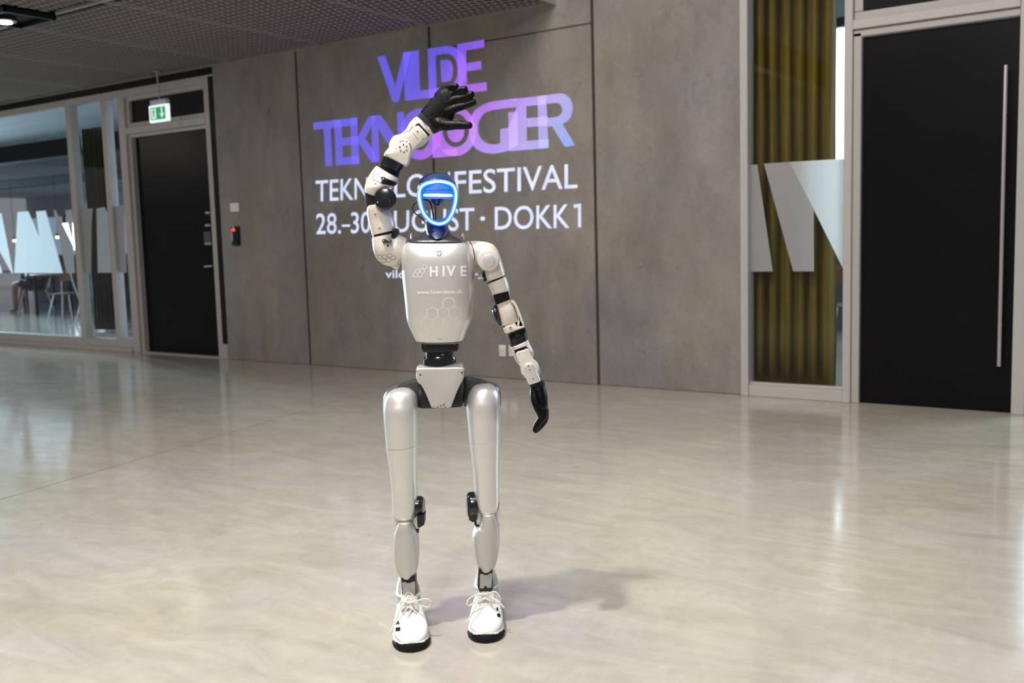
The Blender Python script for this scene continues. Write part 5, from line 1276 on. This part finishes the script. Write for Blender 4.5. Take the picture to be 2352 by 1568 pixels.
fw = robj('forearm_link', loft([(882, 357.5, 931.5, 380.5, -.012, .030, 3), (883.5, 352, 932.5, 377, -.012, .031, 3), (889, 345, 935.5, 372, -.014, .031, 3), (900, 330, 940, 364, -.016, .031, 3), (906, 322, 944, 356, -.018, .031, 3)], sub=4, cap0=.002, cap1=.004), M_armw, rob, 60)
robj('link_ear', plate(smoothpts([(883, 352), (888, 344), (897, 343.5), (900, 350), (896, 358), (888, 358)], 3), -.040, -.0, .003), M_armw, fw); dots('link_screw', [(892.5, 356.5)], 2.2, bvh(bpy.data.objects['link_ear']), M_dkm, fw, .001)
robj('link_ear', plate(smoothpts([(927, 370), (932, 368.5), (933.5, 374), (931, 380.5), (926.5, 380)], 3), -.040, .0, .002), M_armw, fw)
wj2 = robj('wrist_housing', loft([(895, 347, 943, 364, -.012, .028, 2.6), (894, 333, 948, 352, -.012, .030, 2.6), (897.5, 322, 955, 342, -.012, .031, 2.6), (906, 312, 968, 336, -.012, .031, 2.8), (920, 308, 975, 331, -.012, .031, 2.8), (932, 298, 984, 322, -.012, .031, 2.8), (941, 283, 992, 311, -.012, .032, 3), (950, 273, 995, 305, -.012, .032, 3), (957, 268.5, 992.5, 300, -.012, .031, 3)], sub=5, cap0=.006, cap1=.003), M_armw, rob, 60)
Tw = bvh(wj2)
wd = robj('wrist_disc', disc(927, 340.5, -.046, 19.5, .006, bev=.15), M_armw, rob, 30)
lf = robj('link_face', plate(smoothpts([(885, 354), (902, 347), (908, 335), (917, 328), (929, 326.5), (939, 332), (943.5, 344), (941, 358), (933, 379.5), (909, 369)], 4), -.060, -.02, .004, seg=3), M_armw, rob, 60)
ring8 = [(927+17.2*math.cos(math.radians(a)), 340.5+17.2*math.sin(math.radians(a))) for a in (-118, -106, -94, -66, -40, -28, -16, 0, 14, 178, 194, 206)]
Td = bvh(wd)
dots('wrist_hole', ring8, 1.3, Td, M_ink, wd, .0005)
dots('wrist_screw', [(926.5+8.6*math.cos(math.radians(a)), 340.5+8.6*math.sin(math.radians(a))) for a in (-90, -30, 30, 80, 140, 200)], 1.7, bvh(lf), M_dkm, lf, .0008)
surf_patch('wrist_slot', [(954, 287), (962, 282.8), (987, 309.5), (979, 318)], Tw, M_blk, wj2, off=.0012)
pp = robj('wrist_plate', plate(smoothpts([(956, 289.5), (963, 289.5), (980.5, 309.5), (979, 316), (959, 333), (943, 350), (925, 358), (910, 350), (906, 333), (916, 318), (930, 309), (946, 300)], 3), -.049, -.02, .004, seg=3), M_armw, rob, 60)
dots('plate_screw', [(958.5, 301), (971.5, 319)], 2.4, bvh(pp), M_steel, pp, .001)
decal('plate_line', seg_line((949, 306), (966, 328), .7, 3), bvh(pp), M_joint, pp, .0004)
decal('housing_line', seg_line((969, 278), (981, 290), 1.6, 3)+seg_line((928, 305), (940, 301), .8, 2)+seg_line((940, 301), (948, 290), .8, 2), Tw, M_joint, wj2, .0004)
hand('gloved_hand', [(959.5, 267.5, 993.5, 301, -.012, .024), (963, 261, 1003, 304, -.014, .023), (971, 250, 1012, 301, -.016, .021), (983, 236, 1022, 296, -.018, .019), (998, 221, 1036, 284, -.020, .018), (1012, 208, 1043, 270, -.022, .017), (1024, 200, 1046, 256, -.024, .015)],
     [[(1008, 222, -.014, 9.5), (1022, 207, -.016, 9.2), (1037, 200, -.026, 8.0), (1047, 199.5, -.036, 6.4)],
      [(1018, 228, -.020, 9.5), (1036, 219, -.024, 8.6), (1053, 210, -.034, 7.4), (1067, 205.5, -.042, 7.0)],
      [(1026, 240, -.024, 9.5), (1046, 229, -.030, 8.4), (1065, 224.5, -.036, 7.2), (1082.5, 217, -.042, 6.8)],
      [(1028, 256, -.026, 9.5), (1049, 247.5, -.030, 8.2), (1070, 241.5, -.034, 6.8), (1087.5, 235.5, -.040, 6.2)],
      [(1008, 284, -.026, 12.0), (1028, 287.5, -.032, 9.8), (1050, 286.8, -.038, 8.4), (1066, 287.5, -.042, 7.6), (1077.5, 288, -.044, 6.6)]], 'black gloved hand raised in a wave, fingers spread')
robj('glove_cuff', loft([(955.5, 270.5, 990.5, 303, -.012, .0235, 2.4), (960.5, 263.5, 996.5, 307, -.012, .0255, 2.4), (967, 256, 1005.5, 303.5, -.014, .0245, 2.4)], sub=3, n=32), M_knit, rob, 60)
print('MARK done')
